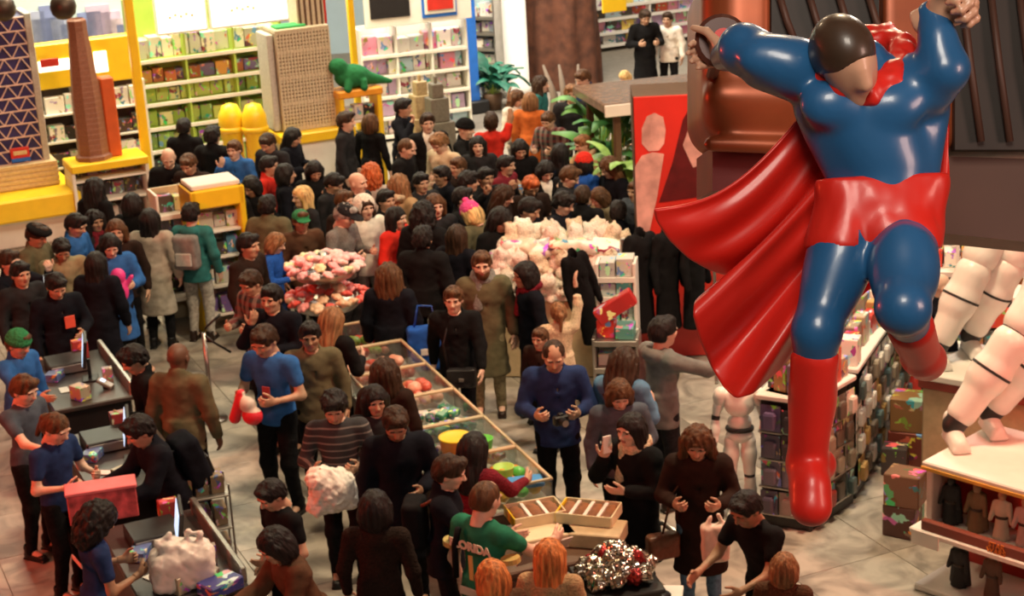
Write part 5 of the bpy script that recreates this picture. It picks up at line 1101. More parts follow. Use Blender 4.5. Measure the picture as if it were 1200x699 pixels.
# second platform behind
G_ = atz(1072, 437, 1.1); GP = Plane((G_[0], G_[1], 0), (.80, -.60, 0))
t = thing('rear_platform', 'white topped red platform behind the doll case', 'platform', GP.at(.75, 0, -.5), GP.rz()); MB().box((0, 0, 1.07), (1.5, 1.0, .07), .012).build('white_top', M['white'], t); MB().box((0, 0, .99), (1.46, .96, .08), .01).build('red_edge', plain('dull_red_edge', (.32, .07, .05), .5), t); MB().box((0, 0, .48), (1.4, .9, .95), .02).build('body', M['wood'], t)
for k, (x, y, z, w_, h, col, lab) in enumerate(((1062, 632, 0, .30, .30, (.10, .05, .04), 'bottom printed toy carton beside the doll case'), (1064, 632, .30, .32, .30, (.20, .12, .07), 'upper printed toy carton beside the doll case'), (1072, 545, 0, .40, .34, (.25, .06, .04), 'lower printed toy carton beside the rear platform'), (1072, 545, .34, .38, .34, (.30, .16, .06), 'upper printed toy carton beside the rear platform'), (1052, 560, 0, .24, .28, (.06, .05, .05), 'small dark carton left of the rear platform stack'))):
    q = atz(x, y, 0); o = link('toy_carton', UNIT, None, loc=(q[0], q[1]+.12, z), rot=(0, 0, -.6+.06*k), color=col); o.scale = (w_, w_*.8, h); tag(o, lab, 'carton', 'printed cartons in the aisle')
# ---------------------------------------------------------------- jointed white mannequins (plain plated figures)
M['plate'] = plain('white_plastic_plate', (.82, .79, .73), .35, var=.04); M['joint'] = plain('black_joint', (.02, .018, .018), .5)
def seg(t, a, b, ra, rb, name, mat, flat=None):
    a = np.array(a, float); b = np.array(b, float); m = max(ra, rb)+.03*1; lo = np.minimum(a, b)-m*1.3; hi = np.maximum(a, b)+m*1.3; s = SDF(lo, hi, max(m/9, .008)); s.cap(a, b, ra, rb, .02); s.cap(a*.6+b*.4, a*.5+b*.5, ra*1.06, ra*1.03, .03)
    return link(name, mesh(name, *s.nets(), True), t, mats=mat)
def ring(t, a, b, f, r):
    p = a+(b-a)*f; d = nrm(b-a); return MB().tube([p-d*.012, p+d*.012], r, 18).build('joint_ring', M['joint'], t)
def plated(label, loc, rz, k, J, fat=1.0):
    t = thing('plated_mannequin', label, 'mannequin', loc, rz); g = {n: np.array(v, float)*k for n, v in J.items()}; P_ = M['plate']; kf = k*fat
    for S in 'RL':
        h, kn, an = g['hp'+S], g['kn'+S], g['an'+S]; th = kn-h; sh = an-kn
        seg(t, h+th*.08, h+th*.88, .080*kf, .066*kf, 'thigh_plate', P_); seg(t, kn+sh*.10, kn+sh*.86, .064*kf, .048*kf, 'shin_plate', P_); seg(t, kn-th*.12, kn+sh*.12, .050*kf, .048*kf, 'knee_joint', M['joint']); ring(t, kn, an, .40, .069*kf); seg(t, an-sh*.1, an, .036*kf, .036*kf, 'ankle_joint', M['joint'])
        s = SDF(an+np.array((-.09, -.24, -.12))*k, an+np.array((.09, .12, .08))*k, .011*k); s.cap(an+np.array((0, .02, -.04))*k, an+np.array((0, -.13, -.055))*k, .045*k, .040*k, .03*k); s.box(an+np.array((0, -.05, -.07))*k, np.array((.045, .12, .014))*k, .01*k, rnd=.01*k); s.cap(an+np.array((0, .015, -.02))*k, an+np.array((0, .02, .03))*k, .045*k, .046*k, .02*k); link('foot', mesh('foot', *s.nets(), True), t, mats=P_)
        s_, e_, w_ = g['sh'+S], g['el'+S], g['wr'+S]; seg(t, s_, s_+(e_-s_)*.3, .072*k, .062*k, 'shoulder_plate', P_); seg(t, s_+(e_-s_)*.3, s_+(e_-s_)*.85, .048*k, .044*k, 'upper_arm', P_); seg(t, s_+(e_-s_)*.9, e_+(w_-e_)*.12, .036*k, .036*k, 'elbow_joint', M['joint']); seg(t, e_+(w_-e_)*.18, w_, .046*k, .038*k, 'forearm', P_)
        d = nrm(w_-e_); tt_ = np.array((0, -1, .1)); tt_ = nrm(tt_-d*(tt_@d)); a, q = HANDS['r']; 
        if S == 'L': a = a*(1, 1, -1); q = q[:, ::-1]
        link('hand', mesh('hand', a*k@np.stack([d, tt_, np.cross(d, tt_)])+w_+d*.02*k, q, True), t, mats=M['joint'])
    c, wa, hi = g['chest'], g['waist'], g['hip']; s = SDF(c-.26*k, c+.26*k, .016*k); s.ell(c, (.165*k, .115*k, .155*k), .02*k); s.cap(c+np.array((-.13, 0, .09))*k, c+np.array((.13, 0, .09))*k, .06*k, None, .04*k); link('chest_plate', mesh('chest_plate', *s.nets(), True), t, mats=P_)
    s = SDF(wa-.2*k, wa+.2*k, .016*k); s.ell(wa-np.array((0, 0, .02*k)), (.128*k, .095*k, .11*k), .02*k); link('belly_plate', mesh('belly_plate', *s.nets(), True), t, mats=P_)
    s = SDF(hi-.22*k, hi+.22*k, .016*k); s.ell(hi+np.array((0, 0, -.02*k)), (.15*k, .105*k, .085*k), .02*k); link('hip_plate', mesh('hip_plate', *s.nets(), True), t, mats=P_); hb_ = MB().lathe([(.148*k, -.02*k), (.152*k, 0), (.148*k, .02*k)], 24, c=tuple(hi+np.array((0, 0, .06*k))), sy=.72).build('belt', M['joint'], t, smooth=True)
    hd_ = g['head']; s = SDF(hd_-.17*k, hd_+.18*k, .012*k); s.ell(hd_+np.array((0, 0, .01))*k, (.092*k, .108*k, .125*k), .02*k); s.cap(hd_-np.array((0, -.01, .08))*k, hd_-np.array((0, -.015, .14))*k, .055*k, None, .03*k); link('plain_head', mesh('plain_head', *s.nets(), True), t, mats=P_)
    return t
Jm = {n: v for n, v in getpose('st').items() if n not in ('lean', 'R', 'HR', 'hand') and not n.startswith('fd')}
q = atz(874, 606, 0); plated('child size white jointed mannequin standing beside the figure rack', (q[0]-.04, q[1]+.02, 0), -.15, .86, Jm)
def giant(label, pf1, pf2, pz, dirx, k):
    f1, f2 = atz(*pf1, pz), atz(*pf2, pz); hip = (f1+f2)/2+np.array(dirx)
    loc = np.array((f1[0], f1[1], pz)); J = {}
    J['anR'] = (f1-loc)/k+np.array((0, 0, .085)); J['anL'] = (f2-loc)/k+np.array((0, 0, .085)); h = (hip-loc)/k; h[2] = .90
    R = np.array((.078, -.045, 0)); J['hpR'] = h-R; J['hpL'] = h+R
    for S, a in (('R', J['anR']), ('L', J['anL'])): J['kn'+S] = a*.48+J['hp'+S]*.52+np.array((-.02, -.05, .0))
    up = np.array((.06, .0, 1.0)); J['hip'] = h+np.array((0, 0, .05)); J['waist'] = h+up*.20; J['chest'] = h+up*.40; J['head'] = h+up*.70
    for S, e in (('R', -1), ('L', 1)): J['sh'+S] = h+up*.49+R*e*2.3; J['el'+S] = J['sh'+S]+np.array((e*.08, .05, -.28)); J['wr'+S] = J['el'+S]+np.array((e*-.02, -.10, -.23))
    return plated(label, loc, 0, k, J, 1.5)
giant('giant plated mannequin striding on the doll case top', (1117, 518), (1160, 503), 1.105, (1.05, .15, 0), 1.75)
giant('giant plated mannequin striding on the rear platform', (1098, 424), (1137, 411), 1.105, (.75, .2, 0), 1.75)

# ---------------------------------------------------------------- tills on the left
def till(label, px, py, k):
    q = atz(px, py, .98); t = thing('till_counter', label, 'till counter', (q[0], q[1], 0), RZ-math.pi/2)
    MB().box((0, 0, .46), (1.55, .72, .92), .02).build('cabinet', M['black'], t); MB().box((0, 0, .94), (1.62, .80, .05), .012).build('worktop', plain('charcoal_top', (.05, .042, .04), .35), t); MB().box((0, .38, 1.02), (1.5, .05, .14), .01).build('screen_ledge', M['metal'], t)
    c, s_ = math.cos(RZ-math.pi/2), math.sin(RZ-math.pi/2); W_ = lambda x, y, z: (q[0]+x*c-y*s_, q[1]+x*s_+y*c, z)
    nm = label.split(' till')[0]
    m = thing('till_monitor', f'slim monitor on the {nm} till, its lit edge showing', 'monitor', W_(.1, .1, .965), -1.35, 'till monitors'); MB().box((0, 0, .01), (.2, .16, .02), .005).build('stand_base', M['black'], m); MB().tube([(0, 0, .02), (0, 0, .22)], .018, 8).build('stem', M['black'], m); MB().box((0, -.02, .32), (.40, .035, .28), .008, R=rotx(-.15)).build('screen_housing', M['black'], m); MB().box((0, -.042, .32), (.36, .006, .24), .002, R=rotx(-.15)).build('screen', M['screen'], m)
    p = thing('card_terminal', f'small card terminal on the {nm} till', 'card terminal', W_(.45, .18, .965), RZ+1.0, 'card terminals'); MB().box((0, 0, .05), (.09, .17, .04), .01, R=rotx(.5)).build('terminal_body', M['metal'], p); MB().box((0, .02, .085), (.06, .05, .01), .003, R=rotx(.5)).build('display', M['screen'], p); MB().tube([(0, 0, 0), (0, 0, .05)], .03, 10).build('foot', M['black'], p)
    kb = thing('cash_drawer', f'dark cash drawer on the {nm} till', 'cash drawer', W_(-.35, -.05, .965), RZ, 'cash drawers'); MB().box((0, 0, .06), (.40, .38, .12), .01).build('drawer_body', M['black'], kb); MB().box((0, -.195, .06), (.36, .01, .08), .003).build('drawer_front', M['metal'], kb)
    rc = tag(MB().box((0, 0, .004), (.09, .16, .006), .001).build('receipt', M['white'], loc=W_(.28, -.2, .968), rot=(0, 0, .4+k)), f'white receipt slip lying on the {nm} till', 'receipt')
    for j, (x, y, w_, h_, cl) in enumerate(((-.62, .15, .16, .20, (.35, .05, .05)), (-.10, -.22, .20, .08, (.10, .16, .35)), (.62, -.1, .18, .14, (.45, .36, .25)), (.30, .24, .10, .16, (.30, .22, .18)))):
        o = link('bought_toy', UNIT, None, loc=W_(x, y, .967), rot=(0, 0, RZ+j), color=cl); o.scale = (w_, w_*.7, h_); tag(o, ['red', 'blue', 'tan', 'brown'][j]+f' boxed purchase lying on the {nm} till', 'toy box', 'purchases on the tills')
    return q, W_
for k, (lab, x, y) in enumerate((('farthest till counter in the left row', 92, 442), ('middle till counter in the left row', 140, 535), ('nearest till counter in the left row', 200, 650))): till(lab, x, y, k)
q = atz(120, 588, 1.1); t = thing('pink_toy_box', 'large pink toy box with red picture standing on the till', 'toy box', (q[0], q[1], .965), .25); MB().box((0, 0, .13), (.56, .22, .26), .01).build('box_body', plain('pink_box_print', (.62, .10, .11), .5, var=.6, scale=10), t); MB().box((0, 0, .275), (.58, .24, .03), .006).build('pink_lid', plain('pink_lid_card', (.75, .18, .20), .5), t)
s = SDF((-.34, -.25, -.03), (.34, .25, .50), .012); s.box((0, 0, .15), (.24, .15, .15), .03, rnd=.07); s.box((.03, .01, .25), (.19, .11, .11), .05, R=roty(.25), rnd=.05)
for e in (-1, 1): s.cap((e*.12, -.03, .30), (e*.16, -.02, .40), .035, .022, .04); s.cap((e*.16, -.02, .40), (e*.07, 0, .43), .020, .016, .02); s.cap((e*.07, 0, .43), (e*.05, .02, .30), .016, .03, .03)
s.wave(.011, 30, 34, 30, 5)
PB_ = mesh('carrier_bag', *s.nets(), False); q = atz(214, 668, 1.1)
tag(link('carrier_bag', PB_, None, loc=(q[0], q[1], .968), rot=(0, 0, .3), mats=plain('thin_white_plastic', (.78, .70, .64), .35, var=.10, scale=8)), 'stuffed whitish plastic carrier bag on the nearest till', 'carrier bag')
q = atz(235, 690, 1.0); t = tag(MB().box((0, 0, .05), (.3, .2, .1), .01).build('wrapped_parcel', M['pack'], loc=(q[0]+.15, q[1], .968), rot=(0, 0, .8), color=(.05, .06, .25)), 'blue printed parcel beside the carrier bag', 'parcel')
q = atz(228, 590, .9); t = thing('impulse_rack', 'metal wire rack of small goods at end of the tills', 'wire rack', (*atz(243, 640, .4)[:2], 0), .3)
for x in (-.22, .22):
    for y in (-.15, .15): MB().tube([(x, y, 0), (x, y, 1.0)], .01, 6).build('upright', M['metal'], t)
for z in (.3, .6, .9): MB().box((0, 0, z), (.46, .32, .02), .005).build('wire_shelf', M['metal'], t)
for z in (.31, .61, .91):
    for k in range(3): o = link('snack_packet', UNIT, None, loc=(t.location[0]-.13+.13*k, t.location[1]-.04+.04*k, z), rot=(0, 0, .3), color=jit((.25, .17, .10), .4)); o.scale = (.11, .2, .16); tag(o, 'brown snack packet on the wire rack by the tills', 'packet', 'snacks on the wire rack')
# turnstile pole
q = atz(250, 492, 0); t = thing('barrier_pole', 'slim metal barrier pole with bent arm on open floor', 'barrier', q); MB().lathe([(.16, 0), (.16, .02), (.03, .04), (.028, .06)], 20).build('foot_disc', M['metal'], t, smooth=True); MB().tube([(0, 0, .04), (0, 0, 1.0)], .024, 10).build('pole', M['metal'], t, smooth=True); MB().tube([(0, 0, .99), (.03, 0, 1.06), (.12, 0, 1.13), (.2, 0, 1.2)], .014, 8).build('upper_arm', M['black'], t, smooth=True); MB().tube([(0, 0, .98), (.1, -.03, .9), (.28, -.05, .78)], .014, 8).build('lower_arm', M['black'], t, smooth=True)
# ---------------------------------------------------------------- the crowd
# x, y of the crown in the photograph, facing (0 = towards the balcony, 90 = right), height, pose, garment, colour, hair, hair colour, skin, trousers, label, extras
CROWD = [
 (755,12,10,1.80,'hold','C','black','short','db','m','black','man in long black coat standing alone beyond the booth roof',{}),
 (782,16,-20,1.70,'st','J','white','short','db','m','black','person in cream jacket just behind the man in long black coat',{}),
 (735,84,-60,1.30,'look','S','white','bob','bl','l','grey','small blond child in white beside the booth roof',{}),
 (631,92,75,1.66,'st','C','teal','wavy','db','l','black','woman in dark green coat facing right near the tree trunk',{}),
 (687,83,-60,1.76,'hold','C','navy','short','br','l','black','man in navy coat facing left, beside the booth roof',{}),
 (669,102,0,1.74,'st','P','char','tousle','lb','m','char','person in bulky charcoal coat in front of the tree trunk',{}),
 (602,107,50,1.64,'hold','J','white','long','br','l','grey','woman in white jacket with brown hair near the white column',{}),
 (620,112,160,1.66,'st','C','orange','bob','lb','l','black','person in long rust orange coat seen from behind',{}),
 (644,132,-30,1.62,'hold','C','red','short','br','l','black','shopper in red plaid coat beside the orange coat',{'mat':'plaid'}),
 (574,135,170,1.78,'up','T','red','short','db','t','black','person in bright red shirt seen from behind with one arm raised',{}),
 (543,143,70,1.72,'phone','J','black',None,'bk','l','black','man in black with dark knit cap looking right past red shirt',{'hat':('beanie','black')}),
 (500,135,10,1.80,'st','O','black','short','db','l','black','man in black suit with open white shirt among the crowd',{'shirt':'white'}),
 (469,118,70,1.78,'phone','J','ink','short','bk','m','black','dark jacketed man in front of pink shelves with hand to his ear',{}),
 (432,137,150,1.66,'st','S','black','bob','br','l','black','woman in black top with brown bob beside the yellow arch',{}),
 (402,134,80,1.80,'st','J','char','short','db','l','char','tall man in dark grey suit by the beige tower base',{}),
 (338,152,70,1.68,'hold','C','ink','long','bk','m','black','woman with long black hair and dark coat beside beige tower',{}),
 (316,157,-30,1.74,'look','J','char','short','db','m','black','man with dark hair in charcoal jacket left of long haired woman',{}),
 (275,167,-20,1.66,'face','J','blue','short','br','l','black','shopper in bright blue jacket holding hand to face',{}),
 (197,174,10,1.80,'look','J','black',None,'bk','l','black','bald man in black behind the yellow post',{}),
 (222,181,-20,1.74,'look','J','dbrown','short','br','m','black','brown haired man looking down next to the bald man',{}),
 (247,152,160,1.78,'st','P','black','tousle','bk','m','black','person in bulky black coat with back turned at green shelves',{}),
 (214,142,170,1.74,'st','J','black','short','bk','m','black','person in black facing the green shelves, nearest the yellow post',{}),
 (519,157,-40,1.74,'look','J','cream','tousle','lb','l','grey','light brown haired man in cream jacket looking down',{}),
 (559,162,0,1.64,'st','J','char','long','bk','l','black','black haired woman facing out just left of red shirt man',{}),
 (608,165,10,1.64,'hold','S','black','long','bk','m','black','black haired woman in black top holding a parcel in both hands',{}),
 (683,184,140,1.66,'st','C','royal','bob','bk','m','navy','person in royal blue coat and red knit hat',{'hat':('beanie','red')}),
 (718,186,-60,1.68,'hold','C','ink','wavy','br','l','black','woman with long wavy brown hair beside the red poster',{}),
 (687,160,-70,1.62,'reach','J','tan','short','lb','l','black','fair haired shopper with tan sleeve reaching left by the plants',{'scarf':('cream',0)}),
 (660,197,75,1.72,'look','J','char','short','br','l','black','brown haired man in profile just right of white collared woman',{}),
 (637,190,20,1.66,'look','O','black','bob','bk','l','black','dark haired woman with a white shirt collar',{'shirt':'white'}),
 (567,199,30,1.66,'photo','J','black','short','bk','t','black','dark haired shopper holding both hands up before face, near red shirt',{}),
 (516,197,-60,1.72,'st','J','ink','short','bk','t','black','dark haired man in profile facing left, beneath the cream jacket',{}),
 (471,164,70,1.76,'hold','C','black','buzz','br','l','black','balding man in black coat facing right',{}),
 (535,187,-50,1.68,'st','C','dbrown','short','br','m','black','shopper in dark brown coat facing left behind dark haired man',{}),
 (468,209,150,1.66,'st','C','tan','wavy','lb','l','char','woman with light brown wavy hair and cream scarf',{'scarf':('cream',1)}),
 (434,197,170,1.66,'st','J','lgrey','curly','rd','l','black','person with bright red curly hair',{}),
 (415,205,60,1.74,'st','J','char',None,'bk','l','black','bald pink headed man below the suited man',{}),
 (403,226,50,1.70,'st','J','dbrown','short','br','l','black','brown haired man next to white hood',{}),
 (431,233,30,1.62,'st','H','white','bob','db','l','grey','woman wearing a white hood and white jacket',{'hat':('hood','white')}),
 (398,241,60,1.78,'hold','S','grey','short','gy','l','char','man in grey ribbed sweater and dark flat cap',{'hat':('cap','char')}),
 (356,221,-60,1.66,'st','J','char','long','bl','l','black','woman with long pale blonde hair seen from the side',{}),
 (350,249,20,1.68,'st','J','brown','short','br','t','black','man in brown jacket and green cap',{'hat':('cap','green')}),
 (312,186,80,1.72,'st','J','red','short','bk','m','black','dark haired man in red jacket facing right',{}),
 (330,196,100,1.68,'st','J','ink','bob','bk','m','black','person in ink blue beside the red jacket',{}),
 (296,208,-30,1.68,'hold','J','black','bob','bk','t','black','dark haired person in black between blue jacket and yellow counter',{}),
 (312,234,170,1.70,'st','P','olive','tousle','bk','m','black','person in olive padded coat with back turned, above the smiling man',{}),
 (270,215,-140,1.66,'st','J','black','short','bk','m','black','person in black with back turned behind the yellow counter',{}),
 (287,277,60,1.78,'st','J','dbrown','short','bk','m','black','tall smiling man in dark brown jacket left of candy stand',{}),
 (318,276,80,1.48,'hold','S','royal','bob','lb','l','navy','fair haired child in bright blue sweater by the candy stand',{}),
 (462,246,60,1.68,'st','C','red','long','bk','l','black','woman with long black hair and bright red coat',{}),
 (492,243,160,1.70,'st','P','black','curly','bk','m','black','person with round curly black hair and black padded coat',{}),
 (511,231,20,1.66,'st','J','char','bob','br','l','black','brown haired woman just right of curly black hair',{}),
 (537,223,80,1.72,'phone','J','black','short','bk','l','black','short haired man in black facing right next to pink hat',{}),
 (557,241,-130,1.66,'look','C','olive','bob','bl','l','olive','woman in pink knit hat and olive coat',{'hat':('pom','pink')}),
 (583,220,70,1.68,'hold','C','dbrown','wavy','db','l','black','woman with dark wavy hair and dark brown coat facing right',{}),
 (616,234,60,1.72,'hold','J','ink','short','bk','m','black','man with short black hair looking right, behind plush pile',{}),
 (652,228,70,1.76,'hold','P','ink','tousle','bk','l','black','man with thick black hair and navy padded jacket behind plush pile',{}),
 (620,207,20,1.66,'look','J','dbrown','short','rd','t','black','reddish haired shopper between the two black haired men',{}),
 (702,222,-60,1.64,'hold','J','khaki','bob','br','l','black','shopper with brown bob and khaki jacket behind plush pile',{}),
 (724,240,170,1.68,'st','C','ink','short','bk','m','black','dark coated person at right end of plush pile by poster',{}),
 (592,245,40,1.66,'look','C','black','long','bk','m','black','woman in black coat right behind left end of plush pile',{}),
 (680,222,160,1.70,'st','J','black','short','db','m','black','dark haired person with back turned behind middle of plush pile',{}),
 (494,271,165,1.76,'st','P','black','tousle','bk','m','black','broad person in black padded coat with back turned, centre of crowd',{}),
 (533,268,150,1.68,'st','C','ink','long','db','m','black','woman in ink coat with back turned behind young man with satchel',{}),
 (454,314,170,1.70,'st','C','ink','wavy','br','l','navy','woman with long brown hair and dark coat carrying blue tote',{}),
 (384,366,150,1.68,'hold','J','black','long','lb','l','black','woman with long straight light hair and black jacket at candy bins',{}),
 (564,298,0,1.80,'st','C','olive','short','br','l','khaki','bearded man in olive coat facing camera',{'beard':True,'scarf':('grey',0)}),
 (619,311,-70,1.72,'st','J','ink','bob','bk','t','black','woman with dark bob and black jacket with burgundy scarf',{'scarf':('burg',0)}),
 (531,339,-5,1.68,'walk','J','black','short','br','l','black','young man in black jacket walking with satchel',{}),
 (653,357,-170,1.40,'up','S','cream','pony','lb','l','tan','fair haired child in cream sweater with arm raised',{}),
 (634,387,-30,1.30,'st','J','dbrown','short','br','m','black','small child in dark brown between boy with satchel and blue jacket man',{}),
 (648,399,0,1.82,'hold','J','navy','buzz','db','m','black','man in navy blue jacket looking down at a camera',{}),
 (773,377,120,1.82,'point','H','hoodie','short','bk','l','char','man in grey hooded jacket with arm stretched right',{}),
 (727,415,150,1.68,'hold','J','denim','wavy','db','l','black','woman in denim jacket with dark brown hair seen from behind',{}),
 (724,446,5,1.62,'look','J','slate','bob','br','l','black','woman with brown hair looking down in slate jacket',{}),
 (742,489,-45,1.68,'face','C','black','long','bk','l','black','woman in black coat with cream scarf, hand at chin',{'scarf':('cream',1)}),
 (817,501,-10,1.68,'hold','C','dbrown','wavy','br','m','denim','woman with long brown hair carrying a white shopping bag',{}),
 (897,566,-50,1.68,'lean','T','black','short','bk','t','black','person in black tee shirt leaning left below the hanging boot',{}),
 (918,656,160,1.35,'st','S','brown','bob','lb','l','black','child with brown hair at bottom edge beside black tee shirt',{}),
 (640,640,165,1.60,'st','S','tan','long','ginger','l','navy','long red haired woman with back turned at bottom edge',{}),
 (581,665,-150,1.50,'st','S','brown','bob','ginger','l','black','ginger haired child at the bottom edge beside green jersey',{}),
 (562,572,140,1.80,'reach','T','jersey','buzz','br','l','black','man in green sports jersey with gold lettering',{}),
 (550,515,150,1.66,'reach','S','burg','long','bk','m','black','dark haired woman in burgundy seen from behind at candy bins',{}),
 (517,539,85,1.72,'reach','J','ink','short','db','l','black','dark haired man with brown strapped backpack and red sleeve',{}),
 (462,477,5,1.80,'look','C','ink','short','db','t','black','large man in black coat facing camera beside striped shirt',{}),
 (436,456,15,1.66,'phone','J','char','bob','bk','m','black','dark haired shopper raising two fingers beside the face',{}),
 (449,427,165,1.66,'st','J','dbrown','wavy','db','m','black','woman with dark brown wavy hair with back turned at candy bins',{}),
 (393,459,0,1.74,'hold','S','char','tousle','bk','m','black','young man in striped jersey holding a white plush',{'mat':'stripe'}),
 (360,381,5,1.80,'st','J','olive','short','bk','t','black','man in olive brown jacket behind the blue tee shirt',{}),
 (315,382,-25,1.84,'hold','T','blue','short','db','m','black','shop worker in blue tee shirt holding red toy',{}),
 (319,337,-20,1.78,'face','J','ink','short','bk','m','black','man in dark jacket covering his mouth with a hand',{}),
 (298,318,-40,1.72,'hold','J','char','short','db','m','black','man in plaid flannel shirt partly behind hand to mouth man',{'mat':'plaid'}),
 (325,563,-50,1.58,'look','T','black','short','bk','m','black','short black haired person in black top looking down left',{}),
 (352,611,-60,1.66,'lean','C','brown','bob','bk','m','black','black haired person in brown coat reaching to the till',{}),
 (437,584,170,1.68,'st','S','dbrown','bob','bk','l','black','dark haired woman in dark brown sweater with back turned',{}),
 (103,599,120,1.66,'hold','T','navy','curly','bk','t','black','till worker with big curly black hair and blue shirt',{}),
 (57,487,60,1.70,'hold','T','navy','pony','br','l','black','till worker in navy shirt with brown ponytail',{}),
 (21,443,60,1.74,'reach','T','slate','short','br','l','black','till worker with short brown hair at the left edge',{}),
 (15,391,60,1.66,'reach','J','blue','short','br','m','black','till worker in blue jacket and green knit hat',{'hat':('beanie','green')}),
 (62,321,30,1.76,'look','J','ink','short','bk','m','black','man in dark jacket with red badge on chest',{}),
 (165,407,-70,1.72,'look','J','black','tousle','bk','m','black','dark haired man facing left across the till counter',{}),
 (205,408,165,1.80,'st','J','olive',None,'bk','d','black','bald man in dark olive jacket with back turned',{}),
 (190,481,-60,1.70,'lean','P','ink','tousle','bk','m','black','dark haired person leaning on the till with large dark backpack',{}),
 (127,276,20,1.70,'hold','C','blue','long','bk','l','black','woman in long blue coat clasping a bright pink toy',{}),
 (82,253,70,1.76,'hold','J','blue','short','bk','m','black','dark haired man with blue jacket beside yellow table corner',{}),
 (108,250,40,1.66,'st','J','char','wavy','bk','t','black','dark haired woman with burgundy scarf near yellow table',{'scarf':('burg',0)}),
 (36,265,70,1.76,'hold','C','olive','short','db','m','black','man in olive coat and dark beret facing right',{'hat':('beret','black')}),
 (70,280,20,1.72,'look','P','khaki','short','bk','t','black','red faced man in khaki padded jacket behind olive coat',{}),
 (8,297,60,1.76,'photo','J','ink','short','db','l','black','man at the left edge lifting a glowing phone',{}),
 (137,261,10,1.68,'st','J','dbrown','bob','br','m','black','brown haired woman just above the pink toy',{}),
 (173,249,175,1.72,'st','C','coatgrey','long','bk','l','black','woman in long pale grey coat with back turned',{}),
 (221,243,165,1.72,'st','H','teal','tousle','bk','l','lgrey','person in dark teal jacket with grey backpack and pale trousers',{}),
 (152,231,160,1.70,'st','J','black','bob','bk','m','black','black haired woman behind the pale grey coat',{}),
 (108,213,150,1.72,'st','J','black','wavy','bk','m','black','dark haired woman browsing shelves below the brown tower',{}),
 (20,310,40,1.70,'st','J','char','short','bk','m','black','man in charcoal jacket behind red badge man at left',{}),
 (110,300,170,1.68,'st','C','ink','long','bk','m','black','woman in dark coat with back turned beside long blue coat',{}),
 (450,225,40,1.68,'st','J','black','short','bk','m','black','short haired person in black between red hair and cream scarf',{}),
 (385,205,70,1.70,'look','J','char','short','bk','m','black','dark haired person next to the bald pink head',{}),
 (365,190,20,1.68,'look','C','black','bob','bk','m','black','person in black coat bent over white counter near tower',{}),
 (545,205,100,1.70,'st','J','black','tousle','bk','m','black','person in black behind the short haired man facing right',{}),
 (490,205,30,1.68,'st','J','char','short','bk','m','black','dark haired shopper in charcoal below the black suit',{}),
 (1097,325,110,1.76,'st','J','ink',None,'bk','l','black','bald man in dark jacket behind the hanging figure near shelves',{}),
 (655,172,150,1.66,'st','C','black','long','bk','m','black','woman with long black hair behind the white collar',{}),
 (590,185,60,1.66,'st','J','burg','short','bk','m','black','person in burgundy right behind raised arm red shirt',{}),
 (740,215,-40,1.66,'st','J','slate','short','br','m','black','brown haired person in slate jacket touching the red poster',{}),
]
PEOPLE = {}
def solve_crowd():
    rows = [list(r) for r in CROWD]; hs = np.array([r[3] for r in rows]); h0 = hs.copy()
    dx = np.zeros(len(rows))
    for it in range(260):
        P = np.array([atz(r[0]+dx[i], r[1], hs[i])[:2] for i, r in enumerate(rows)])
        mv = np.zeros(len(rows)); mx = np.zeros(len(rows)); bad = 0
        for i in range(len(rows)):
            d = P-P[i]; dist = np.hypot(d[:, 0], d[:, 1]); dist[i] = 9
            for j in np.where(dist < .50)[0]:
                bad += 1; s = -1 if (d[j][1], j) > (0, i) else 1          # nearer one grows nearer
                mv[i] += -s*.006; mx[i] += -.25*np.sign(d[j][0]+1e-3*(j-i))
        if not bad: break
        hs = np.clip(hs+mv, h0-.16, h0+.12); dx = np.clip(dx+mx, -12, 12)
    return P, hs, bad
_P, _H, _bad = solve_crowd()
print('crowd overlaps left', _bad)
for i, r in enumerate(CROWD):
    ex = dict(r[12])
    PEOPLE[r[11]] = person((_P[i][0], _P[i][1], 0), math.radians(r[2]), _H[i], r[4], r[5], r[6], r[7], r[8], r[9], r[10], r[11], **ex)
def who(k):
    for n, o in PEOPLE.items():
        if k in n: return o
    raise KeyError(k)
# ---------------------------------------------------------------- what the people carry
def at_p(o, v):                              # point in a person's own frame -> world
    k = o.scale[0]; a = o.rotation_euler[2]; x, y = v[0]*k, v[1]*k; kz = o.scale[2]
    return (o.location[0]+x*math.cos(a)-y*math.sin(a), o.location[1]+x*math.sin(a)+y*math.cos(a), v[2]*kz)
def strap(pts, r, col, parent, name='strap', m='leather'): o = MB().tube(pts, r, 6).build(name, M[m], parent, smooth=True); o.color = (*col, 1); return o
def softbox(name, size, col, label, cat, loc, rz, m='leather', wav=.006):
    x, y, z = size; s = SDF((-x-.05, -y-.05, -.05), (x+.05, y+.05, 2*z+.05), max(.010, min(size)/6)); s.box((0, 0, z), size, .02, rnd=min(size)*.55); s.wave(wav, 18, 18, 18, int(x*1000))
    t = thing(name, label, cat, loc, rz); o = link('bag_body', mesh('bag_body', *s.nets(), True), t, color=col, mats=M[m]); return t
o = who('carrying blue tote'); t = softbox('tote_bag', (.20, .08, .24), CL['royal'], 'bright blue tote bag hanging at brown haired woman side', 'bag', at_p(o, (-.36, .10, .62)), o.rotation_euler[2]+.3, 'fabric'); strap([(-.12, 0, .46), (-.08, -.03, .68), (.06, -.03, .70), (.12, 0, .46)], .013, CL['royal'], t); MB().box((.03, .088, .22), (.08, .01, .07), .003).build('white_patch', M['white'], t)
